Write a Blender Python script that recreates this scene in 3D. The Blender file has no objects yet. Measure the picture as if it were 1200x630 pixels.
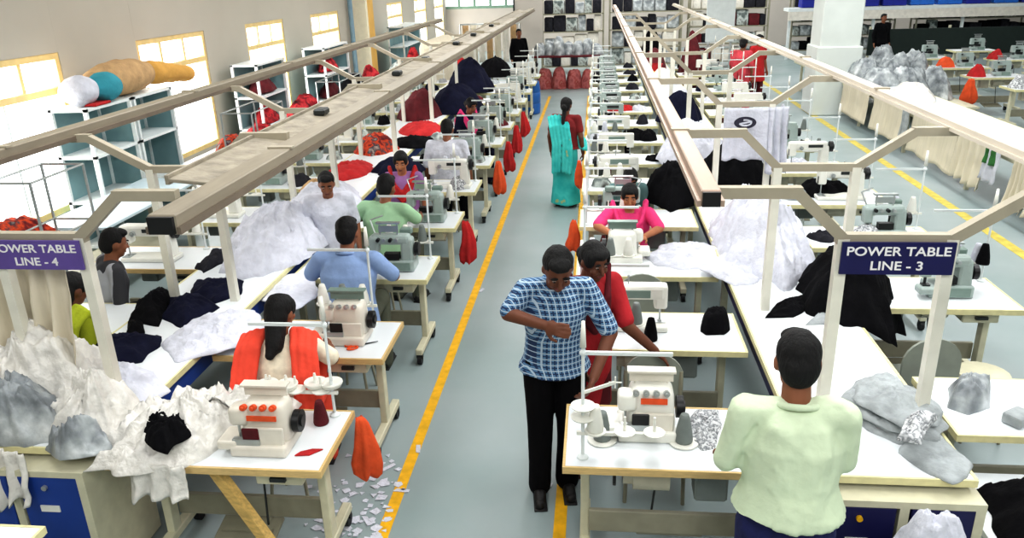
import bpy, bmesh, math, random
from mathutils import Vector, Matrix, Euler, noise
random.seed(7)
PI = math.pi
C = bpy.context.scene.collection
# ------------------------------------------------------------------ camera frame (solved from the photograph's vanishing points)
FPX, CX, CY, CAMH = 919.0, 600.0, 315.0, 2.97
_Y = Vector((100/FPX, -348/FPX, 1)).normalized()
_D = Vector((75/FPX, 2450/FPX, 1)); _D = (_D - _D.dot(_Y)*_Y).normalized()
_Z = -_D
_X = _Y.cross(_Z)
def _ray(px, py):
    c = Vector(((px-CX)/FPX, (py-CY)/FPX, 1)); return Vector((c.dot(_X), c.dot(_Y), c.dot(_Z)))
def atz(px, py, z):
    r = _ray(px, py); t = (z-CAMH)/r.z; return Vector((r.x*t, r.y*t, z))
def aty(px, py, y):
    r = _ray(px, py); t = y/r.y; return Vector((r.x*t, y, CAMH+r.z*t))

# ------------------------------------------------------------------ materials
def lin(c):
    return tuple((x/255/12.92 if x/255 <= .04045 else ((x/255+.055)/1.055)**2.4) for x in c)
MATS = {}
def pm(name, col, rough=.5, metal=0., var=.06, scale=9., bump=0., bscale=40., spec=.4, trans=0., stretch=(1,1,1)):
    """procedural material: noise-varied colour, noise-varied roughness, optional noise bump"""
    if name in MATS: return MATS[name]
    m = bpy.data.materials.new(name); m.use_nodes = True
    nt = m.node_tree; N = nt.nodes; L = nt.links
    b = N['Principled BSDF']
    b.inputs['Metallic'].default_value = metal
    b.inputs['Specular IOR Level'].default_value = spec
    b.inputs['Roughness'].default_value = rough
    tc = N.new('ShaderNodeTexCoord'); mp = N.new('ShaderNodeMapping'); mp.inputs['Scale'].default_value = stretch
    L.new(tc.outputs['Object'], mp.inputs['Vector'])
    n = N.new('ShaderNodeTexNoise'); n.inputs['Scale'].default_value = scale; n.inputs['Detail'].default_value = 3
    L.new(mp.outputs['Vector'], n.inputs['Vector'])
    r = N.new('ShaderNodeValToRGB')
    c = lin(col)
    r.color_ramp.elements[0].position = .3; r.color_ramp.elements[1].position = .7
    r.color_ramp.elements[0].color = tuple(max(0, x*(1-var*2)) for x in c)+(1,)
    r.color_ramp.elements[1].color = tuple(min(1, x*(1+var)) for x in c)+(1,)
    L.new(n.outputs['Fac'], r.inputs['Fac']); L.new(r.outputs['Color'], b.inputs['Base Color'])
    if bump:
        n2 = N.new('ShaderNodeTexNoise'); n2.inputs['Scale'].default_value = bscale; n2.inputs['Detail'].default_value = 4
        L.new(mp.outputs['Vector'], n2.inputs['Vector'])
        bp = N.new('ShaderNodeBump'); bp.inputs['Strength'].default_value = bump; bp.inputs['Distance'].default_value = .02
        L.new(n2.outputs['Fac'], bp.inputs['Height']); L.new(bp.outputs['Normal'], b.inputs['Normal'])
    MATS[name] = m
    return m
def ramp_mat(name, stops, scale=6., rough=.8, detail=4, stretch=(1,1,1), kind='noise', bump=0.):
    """procedural material with several colours spread by a noise or voronoi field"""
    m = bpy.data.materials.new(name); m.use_nodes = True
    nt = m.node_tree; N = nt.nodes; L = nt.links; b = N['Principled BSDF']
    b.inputs['Roughness'].default_value = rough; b.inputs['Specular IOR Level'].default_value = .3
    tc = N.new('ShaderNodeTexCoord'); mp = N.new('ShaderNodeMapping'); mp.inputs['Scale'].default_value = stretch
    L.new(tc.outputs['Object'], mp.inputs['Vector'])
    if kind == 'noise':
        n = N.new('ShaderNodeTexNoise'); n.inputs['Scale'].default_value = scale; n.inputs['Detail'].default_value = detail
        out = n.outputs['Fac']
    else:
        n = N.new('ShaderNodeTexVoronoi'); n.inputs['Scale'].default_value = scale
        sep = N.new('ShaderNodeSeparateColor'); L.new(n.outputs['Color'], sep.inputs[0]); out = sep.outputs[0]
    L.new(mp.outputs['Vector'], n.inputs['Vector'])
    r = N.new('ShaderNodeValToRGB'); cr = r.color_ramp
    while len(cr.elements) < len(stops): cr.elements.new(.5)
    for e, (p, c) in zip(cr.elements, stops): e.position = p; e.color = lin(c)+(1,)
    if kind != 'noise': cr.interpolation = 'CONSTANT'
    L.new(out, r.inputs['Fac']); L.new(r.outputs['Color'], b.inputs['Base Color'])
    if bump:
        bp = N.new('ShaderNodeBump'); bp.inputs['Strength'].default_value = bump; bp.inputs['Distance'].default_value = .02
        L.new(n.outputs[0], bp.inputs['Height']); L.new(bp.outputs['Normal'], b.inputs['Normal'])
    MATS[name] = m
    return m
def check_mat(name, base, dark, light, f=30.):
    """woven check: two crossed stripe fields in object space"""
    m = bpy.data.materials.new(name); m.use_nodes = True
    nt = m.node_tree; N = nt.nodes; L = nt.links; b = N['Principled BSDF']; b.inputs['Roughness'].default_value = .9
    tc = N.new('ShaderNodeTexCoord'); sp = N.new('ShaderNodeSeparateXYZ'); L.new(tc.outputs['Object'], sp.inputs[0])
    def stripe(out, k, th):
        mu = N.new('ShaderNodeMath'); mu.operation = 'MULTIPLY'; mu.inputs[1].default_value = k; L.new(out, mu.inputs[0])
        fr = N.new('ShaderNodeMath'); fr.operation = 'FRACT'; L.new(mu.outputs[0], fr.inputs[0])
        g = N.new('ShaderNodeMath'); g.operation = 'LESS_THAN'; g.inputs[1].default_value = th; L.new(fr.outputs[0], g.inputs[0])
        return g.outputs[0]
    def mix(fac, a, bcol):
        x = N.new('ShaderNodeMix'); x.data_type = 'RGBA'; L.new(fac, x.inputs[0])
        if isinstance(a, tuple): x.inputs[6].default_value = a
        else: L.new(a, x.inputs[6])
        x.inputs[7].default_value = bcol; return x.outputs[2]
    o = sp.outputs
    a1 = N.new('ShaderNodeMath'); a1.operation = 'ADD'; L.new(o[0], a1.inputs[0]); L.new(o[1], a1.inputs[1])
    c1 = mix(stripe(a1.outputs[0], f, .42), lin(base)+(1,), lin(dark)+(1,))
    c2 = mix(stripe(o[2], f, .42), c1, lin(dark)+(1,))
    c3 = mix(stripe(a1.outputs[0], f*.5, .17), c2, lin(light)+(1,))
    c4 = mix(stripe(o[2], f*.5, .17), c3, lin(light)+(1,))
    L.new(c4, b.inputs['Base Color']); MATS[name] = m
    return m
def glass_mat():
    m = bpy.data.materials.new('window_glass'); m.use_nodes = True
    nt = m.node_tree; N = nt.nodes; L = nt.links; N.remove(N['Principled BSDF'])
    t = N.new('ShaderNodeBsdfTransparent'); g = N.new('ShaderNodeBsdfGlossy'); g.inputs['Roughness'].default_value = .05
    x = N.new('ShaderNodeMixShader'); x.inputs[0].default_value = .07
    L.new(t.outputs[0], x.inputs[1]); L.new(g.outputs[0], x.inputs[2]); L.new(x.outputs[0], N['Material Output'].inputs[0])
    return m

# ------------------------------------------------------------------ objects
LABELS = {}
def tag(o, label, cat, group=None, kind=None):
    o['label'] = label; o['category'] = cat
    if group: o['group'] = group
    if kind: o['kind'] = kind
    LABELS.setdefault(label, []).append(o.name)
    return o
def thing(name, label, cat, loc=(0,0,0), rz=0., group=None):
    o = bpy.data.objects.new(name, None); C.objects.link(o); o.empty_display_size = .1
    o.location = loc; o.rotation_euler = (0,0,rz)
    return tag(o, label, cat, group)
def mkobj(name, me, mats, parent=None):
    o = bpy.data.objects.new(name, me); C.objects.link(o)
    for m in (mats if isinstance(mats, (list, tuple)) else [mats]):
        if m.name not in [x.name for x in me.materials if x]: me.materials.append(m)
    if parent: o.parent = parent
    return o
def copy_tree(o, label=None, group=None, loc=None, rz=None):
    def cp(s, parent):
        c = s.copy(); C.objects.link(c)
        if parent: c.parent = parent
        for ch in KIDS.get(s.name) or list(s.children): cp(ch, c)
        return c
    r = cp(o, None)
    if label: r['label'] = label; LABELS.setdefault(label, []).append(r.name)
    if group: r['group'] = group
    if loc is not None: r.location = loc
    if rz is not None: r.rotation_euler = (0,0,rz)
    return r
KIDS = {}

class MB:
    """collects shapes; build() links them as one mesh object"""
    def __init__(s): s.bm = bmesh.new(); s.mi = 0; s.k = 0
    def _fin(s, vs):
        for f in {f for v in vs for f in v.link_faces}: f.material_index = s.mi
    def box(s, c, d, rz=0., bev=0., rx=0., ry=0., seg=1, taper=None):
        s.k += 1; d = tuple(q+.0007*(s.k % 9) for q in d)      # no two faces of one part lie in the same plane
        M = Matrix.Translation(c) @ Euler((rx,ry,rz)).to_matrix().to_4x4() @ Matrix.Diagonal((*d,1))
        r = bmesh.ops.create_cube(s.bm, size=1); vs = r['verts']
        if taper:
            for v in vs:
                if v.co.z > 0: v.co.x *= taper[0]; v.co.y *= taper[1]
        bmesh.ops.transform(s.bm, matrix=M, verts=vs)
        s._fin(vs)
        if bev:
            es = list({e for v in vs for e in v.link_edges})
            bmesh.ops.bevel(s.bm, geom=es, offset=bev, segments=seg, affect='EDGES', profile=.5)
        return s
    def cyl(s, a, b, r0, r1=None, n=12):
        a = Vector(a); b = Vector(b); r1 = r0 if r1 is None else r1; d = b-a
        M = Matrix.Translation((a+b)/2) @ d.to_track_quat('Z','Y').to_matrix().to_4x4()
        r = bmesh.ops.create_cone(s.bm, cap_ends=True, segments=n, radius1=max(r0,1e-4), radius2=max(r1,1e-4), depth=max(d.length,1e-4), matrix=M)
        s._fin(r['verts']); return s
    def sph(s, c, r, n=12, rot=None):
        r = (r,r,r) if not isinstance(r, (tuple,list)) else r
        M = Matrix.Translation(c)
        if rot is not None: M = M @ rot.to_4x4()
        M = M @ Matrix.Diagonal((*r,1))
        q = bmesh.ops.create_uvsphere(s.bm, u_segments=n, v_segments=max(4,n//2+1), radius=1, matrix=M)
        s._fin(q['verts']); return s
    def lathe(s, prof, c=(0,0,0), n=16, sx=1., sy=1.):
        rings = []
        for r, z in prof:
            rings.append([s.bm.verts.new((c[0]+r*sx*math.cos(2*PI*i/n), c[1]+r*sy*math.sin(2*PI*i/n), c[2]+z)) for i in range(n)])
        fs = []
        for a, b in zip(rings, rings[1:]):
            for i in range(n): fs.append(s.bm.faces.new((a[i], a[(i+1)%n], b[(i+1)%n], b[i])))
        fs.append(s.bm.faces.new(rings[0][::-1])); fs.append(s.bm.faces.new(rings[-1]))
        for f in fs: f.material_index = s.mi
        return s
    def prism(s, pts, axis, lo, hi):
        """polygon extruded along an axis; pts are the two other coordinates in order"""
        def co(p, t): return {'x': (t,p[0],p[1]), 'y': (p[0],t,p[1]), 'z': (p[0],p[1],t)}[axis]
        A = [s.bm.verts.new(co(p, lo)) for p in pts]; B = [s.bm.verts.new(co(p, hi)) for p in pts]
        n = len(pts); fs = [s.bm.faces.new(A[::-1]), s.bm.faces.new(B)]
        for i in range(n): fs.append(s.bm.faces.new((A[i], A[(i+1)%n], B[(i+1)%n], B[i])))
        bmesh.ops.recalc_face_normals(s.bm, faces=fs)
        for f in fs: f.material_index = s.mi
        return s
    def tube(s, pts, r, n=8):
        for a, b in zip(pts, pts[1:]): s.cyl(a, b, r, r, n)
        for p in pts[1:-1]: s.sph(p, r, 8)
        return s
    def bar(s, a, b, w, h):
        """rectangular bar between two points"""
        s.k += 1; w += .0011*(s.k % 5); h += .0011*(s.k % 5)+.0004
        a = Vector(a); b = Vector(b); d = b-a
        q = d.to_track_quat('Y','Z').to_matrix().to_4x4()
        M = Matrix.Translation((a+b)/2) @ q @ Matrix.Diagonal((w, d.length, h, 1))
        r = bmesh.ops.create_cube(s.bm, size=1, matrix=M); s._fin(r['verts']); return s
    def mesh(s, name, smooth=False):
        me = bpy.data.meshes.new(name); s.bm.to_mesh(me); s.bm.free()
        if smooth:
            for p in me.polygons: p.use_smooth = True
        return me
    def build(s, name, mats, parent=None, smooth=False, auto=False):
        me = s.mesh(name, smooth or auto)
        if auto:
            try: me.set_sharp_from_angle(angle=math.radians(38))
            except Exception: pass
        return mkobj(name, me, mats, parent)
def struct(name, mb, m, smooth=False):
    o = mb.build(name, m, None, smooth); o['kind'] = 'structure'; return o

# ------------------------------------------------------------------ cloth
def crumple(p, f, seed):
    q = Vector(p)*f + Vector((seed*3.1, seed*1.7, seed*.9))
    return noise.ridged_multi_fractal(q, .9, 2.1, 4, 1.0, 2.0)*.62 - .7
def patch_mesh(name, poly, z, h, seed=0, amp=.03, f=7., rings=14, nb=72, p=2.2, jag=.03, skew=0., drop=None, peak=None):
    """a heap or a spread garment over a footprint polygon (star shaped), crumpled by ridged noise"""
    pts = [Vector((q[0], q[1])) for q in poly]
    cen = sum(pts, Vector((0,0)))/len(pts)
    if peak: cen = Vector(peak)
    per = []; tot = 0
    n = len(pts)
    for i in range(n): l = (pts[(i+1)%n]-pts[i]).length; per.append(l); tot += l
    B = []
    for k in range(nb):
        d = tot*k/nb; i = 0
        while d > per[i] and i < n-1: d -= per[i]; i += 1
        q = pts[i].lerp(pts[(i+1)%n], d/max(per[i],1e-6))
        r = q-cen
        q = cen + r*(1+jag*4*noise.noise(Vector((q.x*9+seed, q.y*9, seed*2.))))
        B.append(q)
    bm = bmesh.new()
    top = bm.verts.new((cen.x, cen.y, z+h*(1+amp*3*noise.noise(Vector((seed,0,0))))))
    R = []
    for j in range(1, rings+1):
        s = j/rings; ring = []
        for k in range(nb):
            q = cen.lerp(B[k], s)
            pr = (1-s**p)
            cz = crumple((q.x, q.y, seed), f, seed)
            cz += .45*crumple((q.x, q.y, seed+.5), f*2.7, seed+2)
            cz2 = noise.noise(Vector((q.x*2.3+seed, q.y*2.3, seed)))
            hh = h*pr*(1+.35*cz2) + amp*cz*min(1, (1-s)*6)
            zz = z + max(hh, .004 if s < .999 else 0) + (.004 if s < .999 else 0)
            if drop:
                zz += drop(q.x, q.y)
            ox = amp*.6*noise.noise(Vector((q.x*f, q.y*f, seed+5)))*(1-s)
            oy = amp*.6*noise.noise(Vector((q.x*f, q.y*f, seed+9)))*(1-s)
            ring.append(bm.verts.new((q.x+ox, q.y+oy, zz)))
        R.append(ring)
    for k in range(nb): bm.faces.new((top, R[0][k], R[0][(k+1)%nb]))
    for a, b in zip(R, R[1:]):
        for k in range(nb): bm.faces.new((a[k], b[k], b[(k+1)%nb], a[(k+1)%nb]))
    low = [bm.verts.new((v.co.x, v.co.y, v.co.z-.004)) for v in R[-1]]
    for k in range(nb): bm.faces.new((R[-1][k], low[k], low[(k+1)%nb], R[-1][(k+1)%nb]))
    bm.faces.new(low[::-1])
    bmesh.ops.recalc_face_normals(bm, faces=bm.faces)
    me = bpy.data.meshes.new(name); bm.to_mesh(me); bm.free()
    for q in me.polygons: q.use_smooth = True
    return me
def center_obj(o):
    """put the object's origin at its own footprint centre"""
    vs = o.data.vertices
    xs = [v.co.x for v in vs]; ys = [v.co.y for v in vs]; zs = [v.co.z for v in vs]
    c = Vector(((min(xs)+max(xs))/2, (min(ys)+max(ys))/2, min(zs)))
    o.data.transform(Matrix.Translation(-c)); o.location = c
    return o
def cloth(name, label, cat, pix, z, h, mat, group=None, kind=None, **k):
    poly = [atz(x, y, z) for x, y in pix]
    o = mkobj(name, patch_mesh(name, poly, z, h, **k), mat)
    center_obj(o)
    return tag(o, label, cat, group, kind)
def clothw(name, label, cat, poly, z, h, mat, group=None, kind=None, **k):
    o = mkobj(name, patch_mesh(name, poly, z, h, **k), mat); center_obj(o)
    return tag(o, label, cat, group, kind)
def blob(cx, cy, rx, ry, n=9, seed=0):
    rr = random.Random(seed)
    return [(cx+rx*math.cos(2*PI*i/n)*rr.uniform(.8,1.1), cy+ry*math.sin(2*PI*i/n)*rr.uniform(.8,1.1)) for i in range(n)]
def hang_mesh(name, a, b, ztop, zbot, folds=6, depth=.03, flare=.1, seed=0, nx=60, nz=24, thick=.006, hem=.02, sag=0.):
    """a hanging curtain from a (x,y) to b (x,y) with vertical folds"""
    a = Vector(a); b = Vector(b); d = b-a; nrm = Vector((d.y, -d.x)).normalized()
    bm = bmesh.new(); G = []
    for side in (0, 1):
        g = []
        for i in range(nx+1):
            u = i/nx; col = []
            for j in range(nz+1):
                v = j/nz
                w = math.sin(u*folds*2*PI + seed + 1.3*noise.noise(Vector((u*4, v*1.2, seed))))
                off = depth*w*(.35+.65*v) + flare*v*v + side*thick + depth*.5*noise.noise(Vector((u*9, v*4, seed+3)))
                q = a + d*(.5+(u-.5)*(1+.03*v)) + nrm*off
                z = ztop + (zbot-ztop)*v + (hem*noise.noise(Vector((u*5, 0, seed+7)))*v) - sag*math.sin(u*folds*PI)**2*v
                col.append(bm.verts.new((q.x, q.y, z)))
            g.append(col)
        G.append(g)
    for s, g in enumerate(G):
        for i in range(nx):
            for j in range(nz):
                f = (g[i][j], g[i+1][j], g[i+1][j+1], g[i][j+1]); bm.faces.new(f if s else f[::-1])
    A, Bq = G
    for i in range(nx):
        bm.faces.new((A[i][0], A[i+1][0], Bq[i+1][0], Bq[i][0])); bm.faces.new((A[i][nz], Bq[i][nz], Bq[i+1][nz], A[i+1][nz]))
    for j in range(nz):
        bm.faces.new((A[0][j], Bq[0][j], Bq[0][j+1], A[0][j+1])); bm.faces.new((A[nx][j], A[nx][j+1], Bq[nx][j+1], Bq[nx][j]))
    bmesh.ops.recalc_face_normals(bm, faces=bm.faces)
    me = bpy.data.meshes.new(name); bm.to_mesh(me); bm.free()
    for q in me.polygons: q.use_smooth = True
    return me
def text_mesh(name, body, size, extrude=.002, bold=.02, align='CENTER', sx=1.):
    cu = bpy.data.curves.new(name, 'FONT'); cu.body = body; cu.size = size; cu.extrude = extrude; cu.offset = bold*size
    cu.align_x = align; cu.align_y = 'CENTER'; cu.space_line = .85
    t = bpy.data.objects.new('tmp', cu); C.objects.link(t)
    dg = bpy.context.evaluated_depsgraph_get(); dg.update()
    me = bpy.data.meshes.new_from_object(t.evaluated_get(dg)); me.name = name
    bpy.data.objects.remove(t); bpy.data.curves.remove(cu)
    me.transform(Matrix.Rotation(PI/2, 4, 'X') @ Matrix.Diagonal((sx,1,1,1)))
    me.materials.clear()
    return me
# ------------------------------------------------------------------ people
def remesh(name, mb, voxel, smooth=3, fold=0., ff=9., seed=0, keep_below=None):
    """fuse the collected shapes into one continuous skin (voxel remesh + smoothing), then optional cloth folds"""
    me = mb.mesh(name+'_src')
    o = bpy.data.objects.new('tmp', me); C.objects.link(o)
    r = o.modifiers.new('r', 'REMESH'); r.mode = 'VOXEL'; r.voxel_size = voxel; r.use_smooth_shade = True
    if smooth:
        s = o.modifiers.new('s', 'SMOOTH'); s.iterations = smooth; s.factor = .5
    dg = bpy.context.evaluated_depsgraph_get(); dg.update()
    out = bpy.data.meshes.new_from_object(o.evaluated_get(dg)); out.name = name
    bpy.data.objects.remove(o); bpy.data.meshes.remove(me)
    if fold:
        ns = [v.normal.copy() for v in out.vertices]
        for v, nn in zip(out.vertices, ns):
            p = v.co
            q = Vector((p.x*ff, p.y*ff, p.z*ff*.45)) + Vector((seed, seed*2, seed*.5))
            d_ = noise.noise(q) + .6*crumple((p.x, p.y, p.z*.5), ff*.8, seed)
            v.co = p + nn*fold*(d_ if d_ > 0 else d_*.35)
    for p in out.polygons: p.use_smooth = True
    out.materials.clear()
    return out
def cap(mb, a, b, r0, r1, n=14):
    mb.cyl(a, b, r0, r1, n); mb.sph(a, r0, n); mb.sph(b, r1, n)
def loft(mb, secs, n=28):
    """closed loft through elliptical sections: (centre Vector, rx, ry, tilt about x)"""
    rings = []
    for c, rx, ry, t in secs:
        R = Matrix.Rotation(t, 3, 'X')
        rings.append([mb.bm.verts.new(Vector(c)+R @ Vector((rx*math.cos(2*PI*i/n), ry*math.sin(2*PI*i/n), 0))) for i in range(n)])
    fs = []
    for a, b in zip(rings, rings[1:]):
        for i in range(n): fs.append(mb.bm.faces.new((a[i], a[(i+1)%n], b[(i+1)%n], b[i])))
    fs.append(mb.bm.faces.new(rings[0][::-1])); fs.append(mb.bm.faces.new(rings[-1]))
    bmesh.ops.recalc_face_normals(mb.bm, faces=fs)
def hand(mb, w, d, nrm, side, k=1., curl=.5, fist=0.):
    """palm, four unequal fingers with a knuckle bend and a thumb leaving the side of the palm"""
    d = Vector(d).normalized(); nrm = Vector(nrm); nrm = (nrm-nrm.dot(d)*d).normalized(); s = d.cross(nrm)*side
    M = Matrix((s, d, nrm)).transposed()
    pc = Vector(w)+d*.045*k
    mb.sph(pc, (.040*k, .052*k, .017*k), 12, M)
    for i, L in enumerate((.066, .074, .070, .055)):
        base = pc + s*(.028-.0185*i)*k + d*.038*k
        a1 = curl*.8; a2 = curl*1.8
        d1 = (d*math.cos(a1)+nrm*math.sin(a1)+s*(.10-.07*i)).normalized(); d2 = (d*math.cos(a2)+nrm*math.sin(a2)).normalized()
        m = base+d1*L*.55*k; e = m+d2*L*.5*k
        cap(mb, base, m, .0095*k, .0088*k, 8); cap(mb, m, e, .0088*k, .0072*k, 8)
    b = pc + s*.030*k - d*.022*k
    m = b + (s*.75+d*.6+nrm*.35).normalized()*.038*k; e = m+(s*.2+d*.9+nrm*.4).normalized()*.030*k
    cap(mb, b, m, .0125*k, .0105*k, 8); cap(mb, m, e, .0105*k, .0085*k, 8)

def person(label, loc, rz, h, pose='stand', lean=0., pitch=0., yaw=0., arms=None, skin='skin', hair='short', hair_mat='hair',
           top='cloth_white', sleeve='long', hem=-.08, bottom='trousers', bottom_mat='cloth_black', group=None,
           scarf=None, collar=False, fine=True, seat=.47, build=1., feet=None, extra=None, seed=1, shoe='shoe_black', fold=.010, twist=0., palms=None, curl=.5):
    k = h/1.65
    vox = .0068 if fine else .013
    root = thing('person', label, 'person', loc, rz, group)
    V = Vector
    zp = .89*k if pose == 'stand' else seat+.07
    P = V((0, 0, zp))
    u = V((0, -math.sin(lean), math.cos(lean)))
    T = Matrix.Rotation(lean, 3, 'X')            # tilts +z towards -y for positive lean
    TW = Matrix.Rotation(twist, 3, 'Z')
    def tp(x, y, z): return P + T @ (TW @ V((x*build, y*build, z)))*k
    nb = tp(0, 0, .49)
    HM = Matrix.Rotation(yaw, 3, 'Z') @ Matrix.Rotation(lean*.6+pitch, 3, 'X')
    hc = nb + HM @ V((0, -.018, .142))*k
    def hp(x, y, z): return hc + HM @ V((x, y, z))*k
    SH = {1: tp(.165, .005, .445), -1: tp(-.165, .005, .445)}
    if arms is None:
        arms = {s: (SH[s]+V((.06*s, .03, -.27))*k, SH[s]+V((.07*s, -.06, -.52))*k) for s in (1, -1)}
    else:
        arms = {s: (V(arms[s][0]), V(arms[s][1])) for s in (1, -1)}
    palms = palms or {1: (-1, -.2, 0), -1: (1, -.2, 0)}
    hips = {s: P+V((.09*s*k, 0, -.02)) for s in (1, -1)}
    if pose == 'stand':
        knees = {s: V((.10*s*k, -.02*k, .47*k)) for s in (1, -1)}; ankles = {s: V((.105*s*k, .02*k, .085*k)) for s in (1, -1)}
        if feet:
            for s in (1, -1): ankles[s] = V((feet[s][0], feet[s][1], .085*k)); knees[s] = (hips[s]+ankles[s])/2 + V((0, -.035*k, 0))
    else:
        knees = {s: V((.11*s*k, -.43*k, seat+.05)) for s in (1, -1)}; ankles = {s: V((.11*s*k, -.40*k, .085*k)) for s in (1, -1)}
    # --- body: one continuous skin
    mb = MB()
    mb.sph(tp(0, 0, .03), (.150*k*build, .105*k*build, .12*k), 18, T); mb.sph(tp(0, .0, .17), (.130*k*build, .095*k*build, .15*k), 18, T)
    mb.sph(tp(0, 0, .33), (.150*k*build, .105*k*build, .17*k), 18, T); cap(mb, SH[1]*.9+SH[-1]*.1, SH[-1]*.9+SH[1]*.1, .042*k, .042*k)
    cap(mb, nb-u*.05*k, hp(0, .012, -.07), .056*k, .050*k)
    mb.sph(hc+HM@V((0, .008, .015))*k, (.074*k, .092*k, .100*k), 22, HM)
    mb.sph(hp(0, -.028, -.058), (.054*k, .058*k, .056*k), 18, HM)
    mb.sph(hp(0, -.062, -.090), (.024*k, .022*k, .020*k), 12, HM)
    cap(mb, hp(0, -.082, .012), hp(0, -.104, -.026), .009*k, .0145*k, 10)
    for s in (1, -1):
        mb.sph(hp(.074*s, .008, -.008), (.010*k, .020*k, .030*k), 10, HM)
        mb.sph(hp(.036*s, -.066, -.028), (.024*k, .022*k, .024*k), 10, HM)
        e, w = arms[s]
        cap(mb, SH[s], e, .050*k, .040*k); cap(mb, e, w, .041*k, .027*k)
        hand(mb, w, w-e, palms[s], s, k, curl)
        cap(mb, hips[s], knees[s], .082*k, .055*k); cap(mb, knees[s], ankles[s], .054*k, .036*k)
        a = ankles[s]; cap(mb, a+V((0, .025, -.045))*k, a+V((.01*s, -.15, -.058))*k, .036*k, .026*k)
    body = mkobj('body', remesh('body', mb, vox*k, 3), MATS[skin], root)
    # --- face
    for s in (1, -1):
        q = MB().sph(hp(.030*s, -.078, .010), (.0105*k, .007*k, .0042*k), 10, HM).build('eye', MATS['eye_white'], root, True)
        q2 = MB().sph(hp(.030*s, -.0865, .009), (.0062*k, .004*k, .0050*k), 8, HM).build('iris', MATS['eye_dark'], q, True)
        MB().sph(hp(.031*s, -.083, .032), (.021*k, .009*k, .0055*k), 10, HM).build('eyebrow', MATS[hair_mat], root, True)
    MB().sph(hp(0, -.083, -.060), (.023*k, .009*k, .0085*k), 10, HM).build('mouth', MATS['lips'], root, True)
    # --- hair
    hb = MB()
    hb.sph(hp(0, .022, .036), (.080*k, .090*k, .088*k), 20, HM)
    hb.sph(hp(0, .050, -.005), (.074*k, .066*k, .085*k), 18, HM)
    if hair == 'short':
        hb.sph(hp(0, -.035, .088), (.060*k, .050*k, .032*k), 14, HM)
    else:
        hb.sph(hp(0, -.012, .072), (.066*k, .074*k, .040*k), 16, HM)
        for s in (1, -1): hb.sph(hp(.056*s, -.012, .035), (.026*k, .060*k, .058*k), 12, HM)
        if hair in ('bun', 'bunbraid'): hb.sph(hp(0, .118, -.02), (.046*k, .042*k, .046*k), 14, HM)
        if hair in ('braid', 'bunbraid'):
            a = hp(0, .09, -.06); b = nb + T@V((.0, .14, -.05))*k; c = tp(0, .15, .16)
            cap(hb, a, b, .034*k, .028*k); cap(hb, b, c, .028*k, .014*k)
        if hair == 'long':
            cap(hb, hp(0, .055, -.05), nb+T@V((0, .10, -.02))*k, .066*k, .055*k); cap(hb, nb+T@V((0, .10, -.02))*k, tp(.02, .135, .42), .052*k, .030*k)
    mkobj('hair', remesh('hair', hb, .008*k, 2, .004, 38, seed), MATS[hair_mat], root)
    # --- upper garment
    sb = MB(); B = build
    hz = hem/k
    up = [(hz, .205, .155), (.17, .168, .125), (.33, .178, .130), (.42, .150, .105), (.475, .085, .075)] if hz > .03 else [(hz, .210 if pose == 'stand' else .190, .162), (.02, .180, .135), (.17, .160, .120), (.33, .178, .130), (.42, .150, .105), (.475, .085, .075)]
    loft(sb, [(tp(0, .0, z), rx*k*B, ry*k*B, lean) for z, rx, ry in up])
    cap(sb, SH[1]*.98, SH[-1]*.98, .058*k, .058*k) if False else cap(sb, SH[1].lerp(SH[-1], .06), SH[-1].lerp(SH[1], .06), .060*k, .060*k)
    for s in (1, -1):
        e, w = arms[s]; sh = SH[s]
        cap(sb, SH[s]*.75+SH[-s]*.25, sh, .054*k, .058*k)
        if sleeve == 'long':
            cap(sb, sh, e, .060*k, .054*k); cap(sb, e, e.lerp(w, .88), .054*k, .042*k)
        elif sleeve == 'half':
            cap(sb, sh, e.lerp(sh, .12), .060*k, .058*k)
        else:
            cap(sb, sh, sh.lerp(e, .62), .064*k, .058*k)
    tname = {'kurta': 'kurta', 'blouse': 'blouse'}.get(bottom, 'shirt')
    shirt = mkobj(tname, remesh(tname, sb, (.0085 if fine else .014)*k, 3, fold*k, 8, seed), MATS[top], root)
    if collar:
        cb = MB()
        for i in range(20):
            a0 = 2*PI*i/20; a1 = 2*PI*(i+1)/20
            f = lambda a, r: nb + T@V((math.cos(a)*r*1.05, math.sin(a)*r, -.012+.018*math.sin(a)))*k
            cap(cb, f(a0, .070), f(a1, .070), .014*k, .014*k, 8)
        mkobj('collar', remesh('collar', cb, .006*k, 2), MATS[top], shirt)
    # --- lower garment
    lb = MB()
    if bottom in ('trousers', 'kurta'):
        lb.sph(P+V((0, 0, -.01)), (.165*k*B, .125*k*B, .12*k), 18)
        for s in (1, -1):
            cap(lb, hips[s], knees[s], .095*k, .074*k); cap(lb, knees[s], ankles[s]+V((0, 0, -.03*k)), .074*k, .066*k)
        mkobj('trousers', remesh('trousers', lb, (.010 if fine else .015)*k, 3, .010*k, 7, seed+3), MATS[bottom_mat], root)
    else:                                             # sari or skirt down to the feet
        if pose == 'stand':
            loft(lb, [(V((0, 0, .05*k)), .235*k, .21*k, 0), (V((0, 0, .35*k)), .20*k, .17*k, 0), (V((0, 0, .70*k)), .185*k, .15*k, 0), (tp(0, 0, .05), .18*k, .135*k, 0), (tp(0, 0, .16), .15*k, .115*k, lean)])
        else:
            lb.sph(P+V((0, 0, -.01)), (.18*k, .15*k, .11*k), 16)
            for s in (1, -1): cap(lb, hips[s], knees[s], .11*k, .10*k); cap(lb, knees[s], ankles[s], .10*k, .11*k)
            cap(lb, knees[1], knees[-1], .09*k, .09*k); cap(lb, ankles[1], ankles[-1], .09*k, .09*k)
        mkobj('skirt', remesh('skirt', lb, .012*k, 2, .018*k, 9, seed+3), MATS[bottom_mat], root)
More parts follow.
